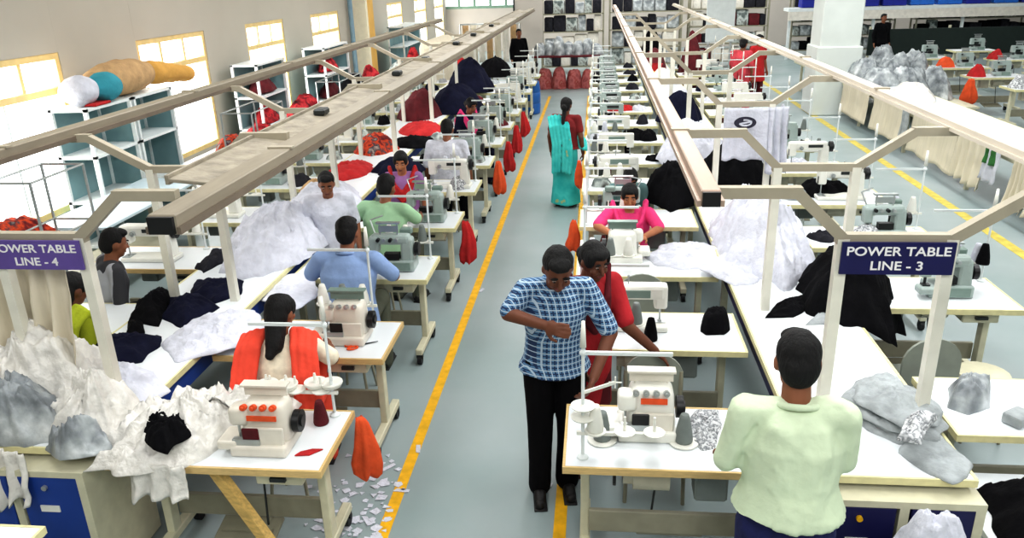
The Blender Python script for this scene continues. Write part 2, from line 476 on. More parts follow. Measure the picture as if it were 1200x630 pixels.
    for s in (1, -1):
        a = ankles[s]; fb = MB()
        cap(fb, a+V((0, .035, -.047))*k, a+V((.01*s, -.155, -.058))*k, .040*k, .031*k)
        fb.box(a+V((.005*s, -.06, -.0795))*k, (.075*k, .26*k, .011*k), 0, .004)
        fb.build('shoe', MATS[shoe], root, True)
    # --- dupatta / sari end: a cloth band over a shoulder or both
    if scarf:
        mat, kind = scarf
        db = MB()
        if kind == 'both':
            for s in (1, -1):
                pts = [tp(.10*s, -.145, .10), tp(.125*s, -.145, .28), tp(.13*s, -.085, .44), tp(.125*s, 0, .525), tp(.14*s, .10, .45), tp(.16*s, .15, .28), tp(.165*s, .16, -.02)]
                for a, b in zip(pts, pts[1:]):
                    for o_ in (-.04, .0, .04, .08): cap(db, a+V((o_*s*k, 0, -max(0, o_)*.35*k)), b+V((o_*s*k, 0, -max(0, o_)*.35*k)), .024*k, .024*k, 8)
        elif kind == 'front':                         # hangs in front, both ends behind
            pts = [tp(.15, .13, .30), tp(.14, .02, .50), tp(.09, -.12, .36), tp(0, -.16, .26), tp(-.09, -.12, .36), tp(-.14, .02, .50), tp(-.15, .13, .30)]
            for a, b in zip(pts, pts[1:]):
                for o_ in (-.05, 0., .05): cap(db, a+V((0, 0, o_*k)), b+V((0, 0, o_*k)), .022*k, .022*k, 8)
        else:                                         # sari end: left hip, across the back, over the left shoulder
            pts = [tp(-.17, -.02, .02), tp(-.10, -.14, .16), tp(.05, -.16, .30), tp(.13, -.07, .46), tp(.11, .04, .49), tp(.05, .15, .36), tp(.0, .18, .10), tp(.0, .20, -.30)]
            for a, b in zip(pts, pts[1:]):
                for o_ in (-.14, -.085, -.03, .03, .085, .13): cap(db, a+V((o_*k, 0, -abs(o_)*.3*k)), b+V((o_*k, 0, -abs(o_)*.3*k)), .026*k, .026*k, 8)
        mkobj('scarf', remesh('scarf', db, .010*k, 2, .012*k, 12, seed+5), MATS[mat], root)
    return root
# ------------------------------------------------------------------ palette
pm('laminate', (226,231,234), .32, var=.02, scale=3)
pm('edge_tan', (214,186,130), .5, var=.08, scale=20, stretch=(1,8,8))
pm('edge_cream', (222,216,170), .5, var=.05, scale=20)
pm('leg_cream', (206,203,178), .45, var=.05, scale=12)
pm('bar_grey', (150,147,128), .5, var=.06)
pm('rubber', (22,24,26), .6, var=.1)
pm('motor_beige', (205,200,180), .45, var=.06)
pm('motor_grey', (120,128,125), .5, var=.08)
pm('steel', (185,190,190), .3, .7, var=.05)
pm('dark_steel', (60,64,64), .4, .5, var=.1)
pm('machine_white', (232,232,224), .3, var=.03)
pm('machine_cream', (222,217,205), .32, var=.05)
pm('machine_grey', (168,182,178), .35, var=.05)
pm('machine_green', (126,146,138), .4, var=.06)
pm('black_plastic', (25,26,28), .4, var=.1)
pm('rail_rose', (178,156,140), .42, var=.05, scale=4, stretch=(4,.4,4))
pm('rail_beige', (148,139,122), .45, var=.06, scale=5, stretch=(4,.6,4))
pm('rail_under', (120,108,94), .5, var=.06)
pm('rail_cream', (206,198,184), .4, var=.04, scale=4, stretch=(4,.4,4))
pm('tray_top', (158,150,134), .6, var=.16, scale=7, bump=.4, bscale=22)
pm('post_cream', (228,226,214), .4, var=.03)
pm('arm_beige', (172,164,146), .45, var=.04)
pm('sign_navy', (24,22,84), .4, var=.05)
pm('sign_purple', (104,84,158), .4, var=.05)
pm('sign_text', (240,238,240), .5, var=.01)
pm('blue_panel', (28,66,148), .45, var=.08, scale=4)
pm('navy_panel', (24,24,78), .45, var=.08, scale=4)
pm('wall_paint', (184,178,166), .8, var=.03, scale=.7)
pm('wall_far', (190,184,176), .8, var=.05, scale=.8)
pm('frame_yellow', (226,200,140), .5, var=.05)
pm('pilaster_yellow', (222,178,92), .6, var=.06, scale=2)
pm('pilaster_pale', (236,228,205), .6, var=.03)
pm('pipe_blue', (130,158,175), .4, var=.05)
pm('shelf_white', (222,228,228), .45, var=.03)
pm('shelf_teal', (120,152,156), .6, var=.08, scale=3)
pm('tabletop_blue', (205,222,230), .4, var=.04, scale=4)
pm('floor_yellow', (232,178,24), .5, var=.10, scale=14)
pm('floor_yellow_pale', (206,190,92), .55, var=.14, scale=10)
pm('cloth_white', (206,208,218), .9, var=.06, scale=14, bump=.6, bscale=26)
pm('cloth_offwhite', (226,222,212), .9, var=.06, scale=10, bump=.4, bscale=22)
pm('plastic_film', (226,224,218), .28, var=.10, scale=11, bump=.8, bscale=20, spec=.6)
ramp_mat('plastic_grey', [(.28, (84,90,94)), (.45, (140,146,150)), (.58, (176,182,184)), (.72, (222,226,228))], 6, .35, 5, bump=.8)  # grey plastic; the palest stops paint its white highlights into the colour
pm('cloth_navy', (24,26,46), .95, var=.15, bump=.4, bscale=30, spec=.1)
pm('cloth_black', (15,15,18), .95, var=.2, bump=.4, bscale=30, spec=.1)
pm('cloth_char', (48,48,54), .95, var=.2, bump=.4, bscale=30, spec=.1)
pm('cloth_grey', (168,174,176), .9, var=.12, scale=12, bump=.6, bscale=24)
pm('cloth_red', (186,40,42), .9, var=.12, bump=.4, bscale=26)
pm('cloth_orange', (226,92,48), .9, var=.1, bump=.4, bscale=26)
pm('cloth_maroon', (96,26,34), .9, var=.2, scale=6, bump=.4, bscale=26)
pm('cloth_greenleaf', (60,120,62), .9, var=.2, bump=.4)
pm('cloth_tan', (190,158,116), .9, var=.1, bump=.4)
pm('cloth_cream', (216,208,188), .85, var=.04, scale=3, stretch=(6,6,.6), bump=.15, bscale=12)
ramp_mat('cloth_mixed', [(.25, (30,26,34)), (.42, (120,34,34)), (.52, (214,80,40)), (.62, (60,60,70)), (.75, (190,170,160))], 9, .9, 3)
ramp_mat('cloth_redmix', [(.3, (40,16,22)), (.45, (150,30,40)), (.55, (206,60,66)), (.7, (60,30,40))], 7, .9, 3)
ramp_mat('bundle_pink', [(.3, (120,50,52)), (.5, (186,110,108)), (.62, (150,64,60)), (.75, (206,160,150))], 5, .9, 3)
ramp_mat('clutter', [(.3, (40,46,46)), (.45, (120,130,128)), (.55, (196,204,200)), (.68, (88,84,80)), (.8, (220,224,222))], 5, .8, 5)
ramp_mat('cut_pieces', [(.35, (232,234,236)), (.5, (120,124,128)), (.56, (220,222,224)), (.66, (90,94,98)), (.75, (230,230,232))], 22, .85, 2)
ramp_mat('plaid_grey', [(.0, (60,60,64)), (.35, (170,172,178)), (.55, (58,58,62)), (.75, (120,120,126))], 9, .9, 1, (1,1,.15), 'v')
pm('skin', (138,88,62), .55, var=.05, scale=20)
pm('skin_dark', (110,66,46), .55, var=.05, scale=20)
pm('skin_light', (176,116,80), .55, var=.05, scale=20)
pm('hair', (9,8,9), .75, var=.2, scale=40, bump=.4, bscale=90, stretch=(1,1,.2))
pm('eye_white', (176,156,146), .3, var=.02); pm('eye_dark', (20,12,10), .2, var=.05); pm('lips', (112,56,50), .5, var=.05)
pm('shoe_black', (22,20,20), .5, var=.1); pm('shoe_brown', (70,46,34), .6, var=.1)
pm('shirt_green', (206,220,192), .9, var=.04, scale=5, bump=.3, bscale=18)
pm('shirt_blue', (142,166,206), .9, var=.06, scale=6, bump=.3, bscale=18)
pm('shirt_mint', (158,194,158), .9, var=.06, scale=6, bump=.3, bscale=18)
pm('jeans', (28,34,84), .9, var=.12, scale=20, bump=.2)
pm('trouser_black', (13,12,15), .9, var=.1, spec=.1)
pm('trouser_olive', (92,96,82), .9, var=.1)
pm('pink', (226,66,128), .9, var=.08, scale=6, bump=.3, bscale=18)
pm('rose', (196,74,84), .9, var=.08); pm('coral', (238,84,62), .9, var=.07, scale=6, bump=.3, bscale=18)
pm('kurta_maroon', (176,38,46), .9, var=.12, scale=7, bump=.3, bscale=20)
pm('maroon_dark', (96,20,30), .9, var=.15, scale=7)
ramp_mat('sari_teal', [(.3, (40,168,166)), (.55, (74,196,190)), (.66, (52,180,176)), (.72, (190,180,96)), (.76, (60,186,182))], 4.5, .85, 3)
pm('sari_green', (30,150,122), .9, var=.1)
pm('blouse_red', (120,32,34), .9, var=.1)
pm('teal_grey', (96,128,128), .9, var=.08)
pm('lime', (166,178,40), .9, var=.1, scale=6, bump=.3)
pm('purple', (158,112,164), .9, var=.1)
pm('drum_blue', (40,98,168), .4, var=.06)
pm('kurta_cream', (236,228,206), .9, var=.08, scale=24)
pm('crate_blue', (30,44,150), .5, var=.1); pm('crate_sky', (40,110,200), .5, var=.1)
pm('wood_pale', (216,182,112), .6, var=.12, scale=6, stretch=(1,12,12))
pm('emblem_dark', (46,44,60), .6, var=.05)
check_mat('shirt_check', (88,130,168), (32,54,92), (180,200,216), 58)
window_glass = glass_mat()

# floor: blue-grey sealed concrete with faint wear, painted yellow lane lines
fl = bpy.data.materials.new('floor_concrete'); fl.use_nodes = True
nt = fl.node_tree; b = nt.nodes['Principled BSDF']
tc = nt.nodes.new('ShaderNodeTexCoord'); n1 = nt.nodes.new('ShaderNodeTexNoise'); n1.inputs['Scale'].default_value = .55; n1.inputs['Detail'].default_value = 6
nt.links.new(tc.outputs['Object'], n1.inputs['Vector'])
r1 = nt.nodes.new('ShaderNodeValToRGB'); r1.color_ramp.elements[0].position = .3; r1.color_ramp.elements[1].position = .7
r1.color_ramp.elements[0].color = lin((134,152,152))+(1,); r1.color_ramp.elements[1].color = lin((164,174,176))+(1,)
nt.links.new(n1.outputs['Fac'], r1.inputs['Fac']); nt.links.new(r1.outputs['Color'], b.inputs['Base Color'])
n2 = nt.nodes.new('ShaderNodeTexNoise'); n2.inputs['Scale'].default_value = 3; n2.inputs['Detail'].default_value = 5
nt.links.new(tc.outputs['Object'], n2.inputs['Vector'])
mr = nt.nodes.new('ShaderNodeMapRange'); mr.inputs[3].default_value = .28; mr.inputs[4].default_value = .5
nt.links.new(n2.outputs['Fac'], mr.inputs[0]); nt.links.new(mr.outputs[0], b.inputs['Roughness'])
MATS['floor'] = fl
struct('floor', MB().box((7.9, 14.3, -.05), (28.6, 39.2, .1)), fl)
def strip(n, x0, x1, w, y0, y1, m):
    mb = MB(); mb.prism([(x0-w/2, y0), (x0+w/2, y0), (x1+w/2, y1), (x1-w/2, y1)], 'z', .0005, .003); struct(n, mb, MATS[m])
strip('trim_1', -1.19, -1.19, .072, 1.5, 20.5, 'floor_yellow')
strip('trim_2', -.185, -.185, .072, 1.5, 20.5, 'floor_yellow')
strip('trim_3', 4.57, 4.57, .13, 4, 24, 'floor_yellow_pale')

# left wall with its windows
WX, WT = -6.2, 2.28
wins = [(6.8, 8.8), (10.42, 12.4), (13.95, 15.75), (17.35, 19.3), (24.0, 25.9), (27.7, 29.6), (31.2, 33.0)]
SILL = .5
def wbox(y0, y1, z0, z1, mb): mb.box((WX-.12, (y0+y1)/2, (z0+z1)/2), (.24, y1-y0, z1-z0))
mb = MB(); y = -5.2
for a, c in wins:
    wbox(y, a, 0, 5.2, mb); wbox(a, c, 0, SILL, mb); wbox(a, c, WT, 5.2, mb); y = c
wbox(y, 33.6, 0, 5.2, mb)
struct('wall_left', mb, MATS['wall_paint'])
for i, (a, c) in enumerate(wins):
    w = thing('window_%d' % (i+1), 'window', 'window'); w['kind'] = 'structure'; del w['label']; del w['category']
    w.location = (WX-.06, (a+c)/2, SILL)
    W, H = c-a, WT-SILL; mb = MB(); t = .07; tz = H-.42
    for yy in (-W/2+t/2, W/2-t/2): mb.box((0, yy, H/2), (.10, t, H))
    for zz in (t/2, H-t/2, tz): mb.box((0, 0, zz), (.10, W, t))
    for q in (-W/6, W/6): mb.box((0, q, (tz+H)/2), (.06, .045, H-tz))
    mb.build('window_frame', MATS['frame_yellow'], w)
    mb = MB(); mb.box((-.01, 0, tz/2), (.035, .03, tz)); mb.box((-.01, W/4, tz/2), (.03, .018, tz)); mb.box((-.01, -W/4, tz/2), (.03, .018, tz))
    mb.build('window_sash', MATS['shelf_white'], w)
    MB().box((-.02, 0, H/2), (.006, W-.06, H-.06)).build('window_pane', window_glass, w)
# the yellow pilaster and the pipe beside it
struct('trim_4', MB().box((WX+.16, 21.0, 2.6), (.32, .62, 5.2)), MATS['pilaster_yellow'])
struct('trim_5', MB().box((WX+.17, 20.62, 2.6), (.34, .16, 5.2)), MATS['pilaster_pale'])
struct('trim_6', MB().cyl((WX+.1, 20.0, 0), (WX+.1, 20.0, 5.2), .06), MATS['pipe_blue'])
# far wall with a band of high windows
mb = MB()
mb.box((-4.7, 33.7, .85), (3.4, .2, 1.7)); mb.box((-4.7, 33.7, 4.0), (3.4, .2, 2.4)); mb.box((9.5, 33.7, 2.6), (25, .2, 5.2))
struct('wall_back', mb, MATS['wall_far'])
w = bpy.data.objects.new('window_8', None); C.objects.link(w); w['kind'] = 'structure'; w.location = (-4.7, 33.65, 1.7)
mb = MB()
for xx in (-1.6, -.95, -.3, .35, 1.0, 1.62): mb.box((xx, 0, .55), (.09, .1, 1.1))
mb.box((0, 0, .05), (3.4, .12, .1)); mb.box((0, 0, 1.06), (3.4, .12, .1)); mb.build('window_frame', pm('frame_green', (120,150,132), .5), w)
MB().box((0, .02, .55), (3.3, .006, 1.0)).build('window_pane', window_glass, w)
struct('trim_7', MB().box((-2.08, 25.2, 1.45), (.86, .06, 1.7)), MATS['wall_far'])
struct('trim_8', MB().box((-2.53, 25.2, 1.2), (.05, .1, 2.4)), MATS['dark_steel'])
# square white column beyond the second lane
col = MB(); col.box((4.95, 17.6, 2.6), (.80, .8, 5.2), bev=.02); col.box((4.95, 17.6, .7), (.90, .9, 1.4), bev=.02)
struct('trim_9', col, pm('column_white', (222,228,224), .6, var=.03, scale=2))

# ------------------------------------------------------------------ camera, light
cam = bpy.data.cameras.new('camera'); co = bpy.data.objects.new('camera', cam); C.objects.link(co)
cam.sensor_width = 36; cam.sensor_fit = 'HORIZONTAL'; cam.lens = FPX/1200*36; cam.clip_end = 200
R = Matrix((( _X.x, -_X.y, -_X.z), (_Y.x, -_Y.y, -_Y.z), (_Z.x, -_Z.y, -_Z.z)))
co.matrix_world = Matrix.Translation((0, 0, CAMH)) @ R.to_4x4()
bpy.context.scene.camera = co
sc = bpy.context.scene
sc.view_settings.view_transform = 'Standard'; sc.view_settings.look = 'Medium High Contrast' if False else 'None'
sc.view_settings.exposure = -0.05; sc.view_settings.gamma = .86
wd = bpy.data.worlds.new('world'); sc.world = wd; wd.use_nodes = True
bg = wd.node_tree.nodes['Background']; bg.inputs['Color'].default_value = (.95, .98, 1, 1); bg.inputs['Strength'].default_value = 3.2
def area(n, loc, rot, sx, sy, e, col=(1,1,1)):
    l = bpy.data.lights.new(n, 'AREA'); l.shape = 'RECTANGLE'; l.size = sx; l.size_y = sy; l.energy = e; l.color = col
    o = bpy.data.objects.new(n, l); C.objects.link(o); o.location = loc; o.rotation_euler = rot; return o
for i, y in enumerate((-1, 5, 11, 17, 24, 30)):
    for x, e in ((-3.4, 130), (.6, 190), (5, 190), (11, 170)):
        area('ceiling_lamp', (x, y, 4.9), (0, 0, 0), 1.2, 4, e)
# daylight through the left windows (one lamp in each opening)
for a, c in wins:
    area('window_daylight', (WX-.35, (a+c)/2, 1.45), (0, math.radians(-90), 0), 1.7, c-a, 130, (1, .98, .95))
struct('ceiling', MB().box((7.9, 14.3, 5.3), (28.6, 39.2, .2)), MATS['wall_paint'])
struct('wall_right', MB().box((22.1, 14.3, 2.6), (.2, 39.2, 5.2)), MATS['wall_paint'])
struct('wall_front', MB().box((7.9, -5.2, 2.6), (28.6, .2, 5.2)), MATS['wall_paint'])
# ------------------------------------------------------------------ sewing tables
TH = .75
TABN = [0]
def make_table(label, W, D, group, full=True, edge='edge_cream', loc=(0,0,0), rz=0., treadle=True):
    """local: operator at -y, aisle end at +x"""
    t = thing('sewing_table', label, 'table', loc, rz, group)
    m = MB(); m.box((0, 0, TH-.014), (W-.008, D-.008, .026), bev=.006 if full else 0); m.build('table_top', MATS['laminate'], t)
    e = MB()
    for s in (1, -1):
        e.box((0, s*(D/2), TH-.019), (W+.012, .012, .036)); e.box((s*(W/2), 0, TH-.019), (.012, D-.012, .036))
    e.build('edge_band', MATS[edge], t)
    for s in (1, -1):
        x = s*(W/2-.10); l = MB(); l.box((x, 0, .42), (.045, .075, .58), bev=.004 if full else 0); l.box((x, 0, TH-.048), (.05, D*.78, .03))
        lo = l.build('leg', MATS['leg_cream'], t)
        f = MB(); f.box((x, 0, .115), (.055, D*1.02, .05), bev=.006 if full else 0)
        f.build('foot', MATS['leg_cream'], lo)
        if full or s > 0:
            for q in (1, -1):
                c = MB(); c.cyl((x-.017, q*D*.46, .042), (x+.017, q*D*.46, .042), .042, n=12); c.box((x, q*D*.46, .075), (.05, .03, .035)); c.build('caster', MATS['rubber'], lo)
    b = MB(); b.box((0, .06, .27), (W-.24, .03, .13), bev=.004 if full else 0); b.build('crossbar', MATS['bar_grey'], t)
    if full:
        m = MB(); m.cyl((.02, .10, .60), (.20, .10, .60), .085, n=18); m.cyl((.20, .10, .60), (.25, .10, .60), .06, n=14); m.box((.10, .10, .67), (.10, .12, .12)); m.build('motor', MATS['motor_beige'], t, auto=True)
        m = MB(); m.box((-.18, .12, .60), (.16, .14, .20), bev=.012); m.build('control_box', MATS['motor_grey'], t)
        m = MB(); m.cyl((.285, .10, .60), (.30, .10, .60), .07, n=16); m.box((.292, .10, .67), (.012, .05, .13)); m.build('belt_guard', MATS['black_plastic'], t)
        m = MB(); m.box((W*.28, -.05, .655), (.24, .34, .08), bev=.006); dr = m.build('drawer', MATS['leg_cream'], t); MB().box((W*.28, -.23, .655), (.08, .02, .02)).build('handle', MATS['dark_steel'], dr)
    else:
        m = MB(); m.cyl((.0, .08, .60), (.2, .08, .60), .085, n=10); m.box((-.16, .1, .60), (.16, .14, .2)); m.build('motor', MATS['motor_beige'], t)
    if treadle:
        m = MB(); m.box((0, -.05, .17), (.34, .22, .018), rx=.2, bev=.004); m.box((0, -.05, .19), (.28, .02, .012), rx=.2); tr = m.build('treadle', MATS['bar_grey'], t)
        MB().cyl((.1, .0, .18), (.08, .08, .55), .006).build('rod', MATS['dark_steel'], tr)
    return t

def thread_stand(label, loc, rz, group=None, full=True, h=.60):
    t = thing('thread_stand', label, 'thread stand', loc, rz, group)
    m = MB(); m.cyl((0, 0, .0), (0, 0, h), .0085, n=8); m.lathe([(.028, 0), (.028, .008), (.012, .02)], n=12); m.build('pole', MATS['shelf_white'], t, auto=True)
    m = MB(); m.box((-.20, 0, h-.06), (.42, .014, .016)); m.sph((0, 0, h-.06), .018, 8); m.build('guide_arm', MATS['shelf_white'], t)
    m = MB(); m.cyl((0, 0, h-.03), (0, 0, h+.10), .016, .009, 10); m.build('pole_cap', MATS['machine_white'], t, True)
    m = MB(); m.box((-.17, 0, .14), (.40, .016, .016))
    for x in (-.34, -.20, -.06): m.lathe([(.045, 0), (.052, .006), (.052, .012), (.008, .016), (.006, .09)], (x, 0, .145), 14)
    m.build('spool_tray', MATS['machine_white'], t, auto=True)
    return t
def cone_mesh():
    m = MB(); m.lathe([(.044, 0), (.046, .01), (.040, .06), (.026, .13), (.020, .15), (.016, .15)], n=18); return m.mesh('thread_cone', True)
CONE = {}
def cone(label, loc, mat='machine_white', group=None, s=1.):
    if mat not in CONE:
        CONE[mat] = cone_mesh(); CONE[mat].materials.append(MATS[mat])
    o = bpy.data.objects.new('thread_cone', CONE[mat]); C.objects.link(o); o.location = loc; o.scale = (s, s, s)
    return tag(o, label, 'thread cone', group)

# ------------------------------------------------------------------ machines (local: operator at -y, origin on the table top)
def lockstitch(label, loc, rz, group=None, full=True, body='machine_white'):
    t = thing('sewing_machine', label, 'sewing machine', loc, rz, group)
    m = MB(); m.box((0, 0, .02), (.48, .18, .04), bev=.012 if full else 0, seg=2); m.build('bed', MATS[body], t)
    m = MB(); m.box((.17, .01, .15), (.11, .12, .24), bev=.02 if full else 0, seg=2, taper=(.85, .9)); m.box((-.01, .01, .265), (.42, .105, .10), bev=.024 if full else 0, seg=2)
    m.box((-.19, .005, .23), (.085, .10, .16), bev=.018 if full else 0, seg=2); m.build('arm', MATS[body], t)
    m = MB(); m.cyl((.225, .01, .255), (.26, .01, .255), .062, n=18); m.cyl((.26, .01, .255), (.275, .01, .255), .03, n=12); m.build('hand_wheel', MATS['black_plastic'], t, auto=True)
    m = MB(); m.cyl((-.19, -.01, .045), (-.19, -.01, .16), .006, n=8); m.box((-.19, -.015, .05), (.022, .035, .012)); m.build('needle_bar', MATS['steel'], t)
    m = MB(); m.box((-.02, .066, .262), (.20, .008, .05)); m.build('back_plate', MATS['machine_green'], t)
    m = MB(); m.box((.17, .075, .14), (.07, .012, .12)); m.build('belt_cover', MATS['dark_steel'], t)
    if full:
        m = MB(); m.cyl((-.10, -.05, .25), (-.10, -.075, .25), .022, n=14); m.cyl((-.10, -.075, .25), (-.10, -.09, .25), .010, n=10); m.build('tension_dial', MATS['steel'], t)
        m = MB(); m.box((.06, -.045, .27), (.16, .008, .03)); m.build('brand_plate', MATS['dark_steel'], t)
        m = MB(); m.cyl((.02, .02, .31), (.02, .02, .37), .005, n=8); m.sph((.02, .02, .37), .009, 8); m.build('thread_post', MATS['steel'], t)
        m = MB(); m.box((-.19, -.03, .0425), (.07, .10, .004)); m.build('needle_plate', MATS['steel'], t)
        m = MB(); m.box((-.225, -.03, .20), (.018, .02, .07)); m.build('lever', MATS['dark_steel'], t)
    return t
def flatlock(label, loc, rz, group=None, full=True, body='machine_grey'):
    t = thing('coverstitch_machine', label, 'sewing machine', loc, rz, group)
    m = MB(); m.box((.03, .03, .045), (.30, .19, .09), bev=.014 if full else 0, seg=2); m.box((-.14, -.05, .065), (.12, .10, .05), bev=.010 if full else 0); m.build('base', MATS[body], t)
    m = MB(); m.box((.12, .03, .17), (.11, .13, .20), bev=.022 if full else 0, seg=2, taper=(.85, .85)); m.box((-.01, .02, .255), (.32, .10, .085), bev=.028 if full else 0, seg=2); m.box((-.145, .01, .215), (.075, .10, .14), bev=.018 if full else 0, seg=2); m.build('arm', MATS[body], t)
    m = MB(); m.cyl((.18, .03, .17), (.215, .03, .17), .055, n=16); m.build('hand_wheel', MATS['black_plastic'], t)
    m = MB(); m.box((-.01, .078, .255), (.20, .008, .04)); m.box((.10, .098, .13), (.07, .012, .09)); m.build('back_plate', MATS['dark_steel'], t)
    m = MB(); m.box((-.02, .0, .345), (.16, .010, .05)); m.box((-.09, 0, .34), (.008, .008, .11)); m.box((.05, 0, .34), (.008, .008, .11)); m.box((-.02, 0, .395), (.19, .04, .010)); m.build('thread_guide', MATS['steel'], t)
    m = MB(); m.cyl((-.145, -.02, .08), (-.145, -.02, .16), .010, n=8); m.box((-.145, -.035, .095), (.05, .05, .012)); m.build('needle_bar', MATS['dark_steel'], t)
    m = MB(); m.box((.0, -.02, .125), (.12, .06, .05)); m.build('looper_recess', MATS['black_plastic'], t)
    for i, x in enumerate((-.10, -.05, .0, .05)[:4 if full else 2]): m = MB(); m.cyl((x, -.030, .265), (x, -.065, .265), .015, n=10); m.build('tension_dial', MATS['steel' if i % 2 else 'black_plastic'], t)
    m = MB(); m.box((.07, -.07, .05), (.16, .014, .06)); m.build('looper_cover', MATS['machine_green'], t)
    if full:
        m = MB(); m.tube([(-.145, .05, .28), (-.19, .09, .39), (-.09, .12, .42)], .006); m.build('thread_tube', MATS['steel'], t)
        m = MB(); m.box((.10, .10, .30), (.10, .06, .05), bev=.01); m.build('oil_window', MATS['machine_green'], t)
    return t
def overlock(label, loc, rz, group=None, accent=None, body='machine_white', stripe=None):
    t = thing('overlock_machine', label, 'sewing machine', loc, rz, group)
    m = MB(); m.box((0, 0, .03), (.29, .24, .06), bev=.012, seg=2); m.box((-.16, -.04, .06), (.10, .15, .05), bev=.012, seg=2); m.build('base', MATS[body], t)
    m = MB(); m.box((.02, .02, .15), (.25, .19, .24), bev=.045, seg=4, taper=(.86, .82)); m.build('casing', MATS[body], t, auto=True)
    m = MB(); m.box((-.10, -.03, .20), (.10, .10, .10), bev=.025, seg=3); m.build('needle_head', MATS[body], t, auto=True)
    m = MB(); m.box((.03, -.083, .10), (.20, .018, .10), rx=-.08, bev=.006); m.build('looper_cover', MATS['machine_cream'], t)
    m = MB(); m.box((-.06, -.09, .075), (.14, .03, .035)); m.cyl((-.11, -.05, .06), (-.11, -.05, .16), .007, n=8); m.build('presser_foot', MATS['steel'], t)
    m = MB(); m.cyl((.15, .03, .13), (.185, .03, .13), .058, n=18); m.cyl((.185, .03, .13), (.195, .03, .13), .03, n=12); m.build('hand_wheel', MATS['black_plastic'], t, auto=True)
    for i, x in enumerate((-.06, -.01, .04, .09)):
        m = MB(); m.cyl((x, -.06, .255), (x, -.085, .262), .016, n=12); m.cyl((x, -.085, .262), (x, -.10, .265), .008, n=8); m.build('tension_dial', MATS[accent or 'steel'], t)
    m = MB(); m.box((.02, .03, .30), (.22, .012, .05)); m.cyl((-.06, .03, .26), (-.06, .03, .33), .006, n=6); m.cyl((.10, .03, .26), (.10, .03, .33), .006, n=6); m.box((.02, .03, .335), (.24, .06, .01)); m.build('thread_guide', MATS['machine_cream' if (stripe or accent) else 'machine_green'], t)
    m = MB(); m.box((-.035, -.094, .115), (.085, .012, .075), bev=.005); m.build('looper_recess', MATS['cloth_maroon' if accent else 'black_plastic'], t)
    if stripe: MB().box((.03, -.076, .215), (.13, .008, .028), rx=-.22).build('name_stripe', MATS[stripe], t)
    if accent: MB().box((.03, -.085, .205), (.15, .008, .025), rx=-.12).build('name_stripe', MATS[accent], t)
    return t

def chair(label, loc, rz, group=None, mat='chair_olive'):
    """steel work chair with a rounded back; local: sitter faces -y, back at +y"""
    pm('chair_olive', (150,156,146), .45, var=.05)
    t = thing('work_chair', label, 'chair', loc, rz, group)
    MB().box((0, 0, .44), (.38, .38, .03), bev=.012, seg=2).build('seat', MATS[mat], t)
    pts = [(-.18, .50)] + [(-.18*math.cos(PI*i/12), .66+.16*math.sin(PI*i/12)) for i in range(13)] + [(.18, .50)]
    m = MB(); m.prism(pts, 'y', .185, .203); m.build('backrest', MATS[mat], t)
    for sx in (1, -1):
        m = MB(); m.tube([(sx*.17, -.16, 0), (sx*.16, -.16, .43)], .012); m.build('leg', MATS['bar_grey'], t)
        m = MB(); m.tube([(sx*.17, .20, 0), (sx*.165, .17, .43), (sx*.165, .19, .7)], .012); m.build('leg', MATS['bar_grey'], t)
    return t
def stool(label, loc, group=None):
    t = thing('stool', label, 'stool', loc, 0, group)
    MB().lathe([(.15, 0), (.16, .01), (.16, .03), (.14, .035)], (0, 0, .43), 18).build('seat', MATS['leg_cream'], t, auto=True)
    for i in range(4):
        a = PI/4+i*PI/2; MB().tube([(.17*math.cos(a), .17*math.sin(a), 0), (.11*math.cos(a), .11*math.sin(a), .43)], .011).build('leg', MATS['bar_grey'], t)
    return t

# ------------------------------------------------------------------ power lines: long centre tables, frames, rails, signs
def power_table(label, x0, x1, y0, y1, panel):
    t = thing('power_table', label, 'table', ((x0+x1)/2, y0, 0), 0, None)
    W = x1-x0; L = y1-y0
    MB().box((0, L/2, .785), (W, L, .03), bev=.005).build('table_top', MATS['laminate'], t)
    e = MB()
    e.box((0, -.006, .782), (W+.02, .012, .036)); e.box((-W/2-.006, L/2, .782), (.012, L, .036)); e.box((W/2+.006, L/2, .782), (.012, L, .036)); e.build('edge_band', MATS['edge_cream'], t)
    for s in (1, -1):
        MB().box((s*(W/2-.03), L/2, .70), (.02, L-.1, .13)).build('side_panel', MATS[panel], t)
    k = 0
    for y in [.55+2.4*i for i in range(int(L/2.4)+1)]:
        for s in (1, -1): MB().box((s*(W/2-.06), y, .385), (.05, .05, .77)).build('leg', MATS['leg_cream'], t)
    return t
def end_cabinet(label, x0, x1, y0, d, panel):
    t = thing('cabinet', label, 'cabinet', ((x0+x1)/2, y0+d/2, 0), 0)
    W = x1-x0; m = MB()
    for x in (-W/2+.02, 0, W/2-.02): m.box((x, 0, .38), (.04, d, .70))
    for z in (.045, .72): m.box((0, 0, z), (W, d, .03))
    m.build('frame', MATS['leg_cream'], t)
    MB().box((0, d/2-.01, .38), (W-.06, .012, .66)).build('back_panel', MATS[panel], t)
    for s in (1, -1):
        dr = MB().box((s*(W/4), -d/2+.01, .385), (W/2-.065, .018, .63), bev=.004).build('door', MATS[panel], t)
        MB().box((s*(W/4)-.02, -d/2-.004, .52), (.10, .006, .035)).build('handle', MATS['machine_white'], dr)
        kn = MB(); kn.cyl((s*W/4-.02, -d/2, .645), (s*W/4-.02, -d/2-.014, .645), .014, n=12); kn.build('lock', MATS['floor_yellow' if s < 0 else 'steel'], dr)
    return t
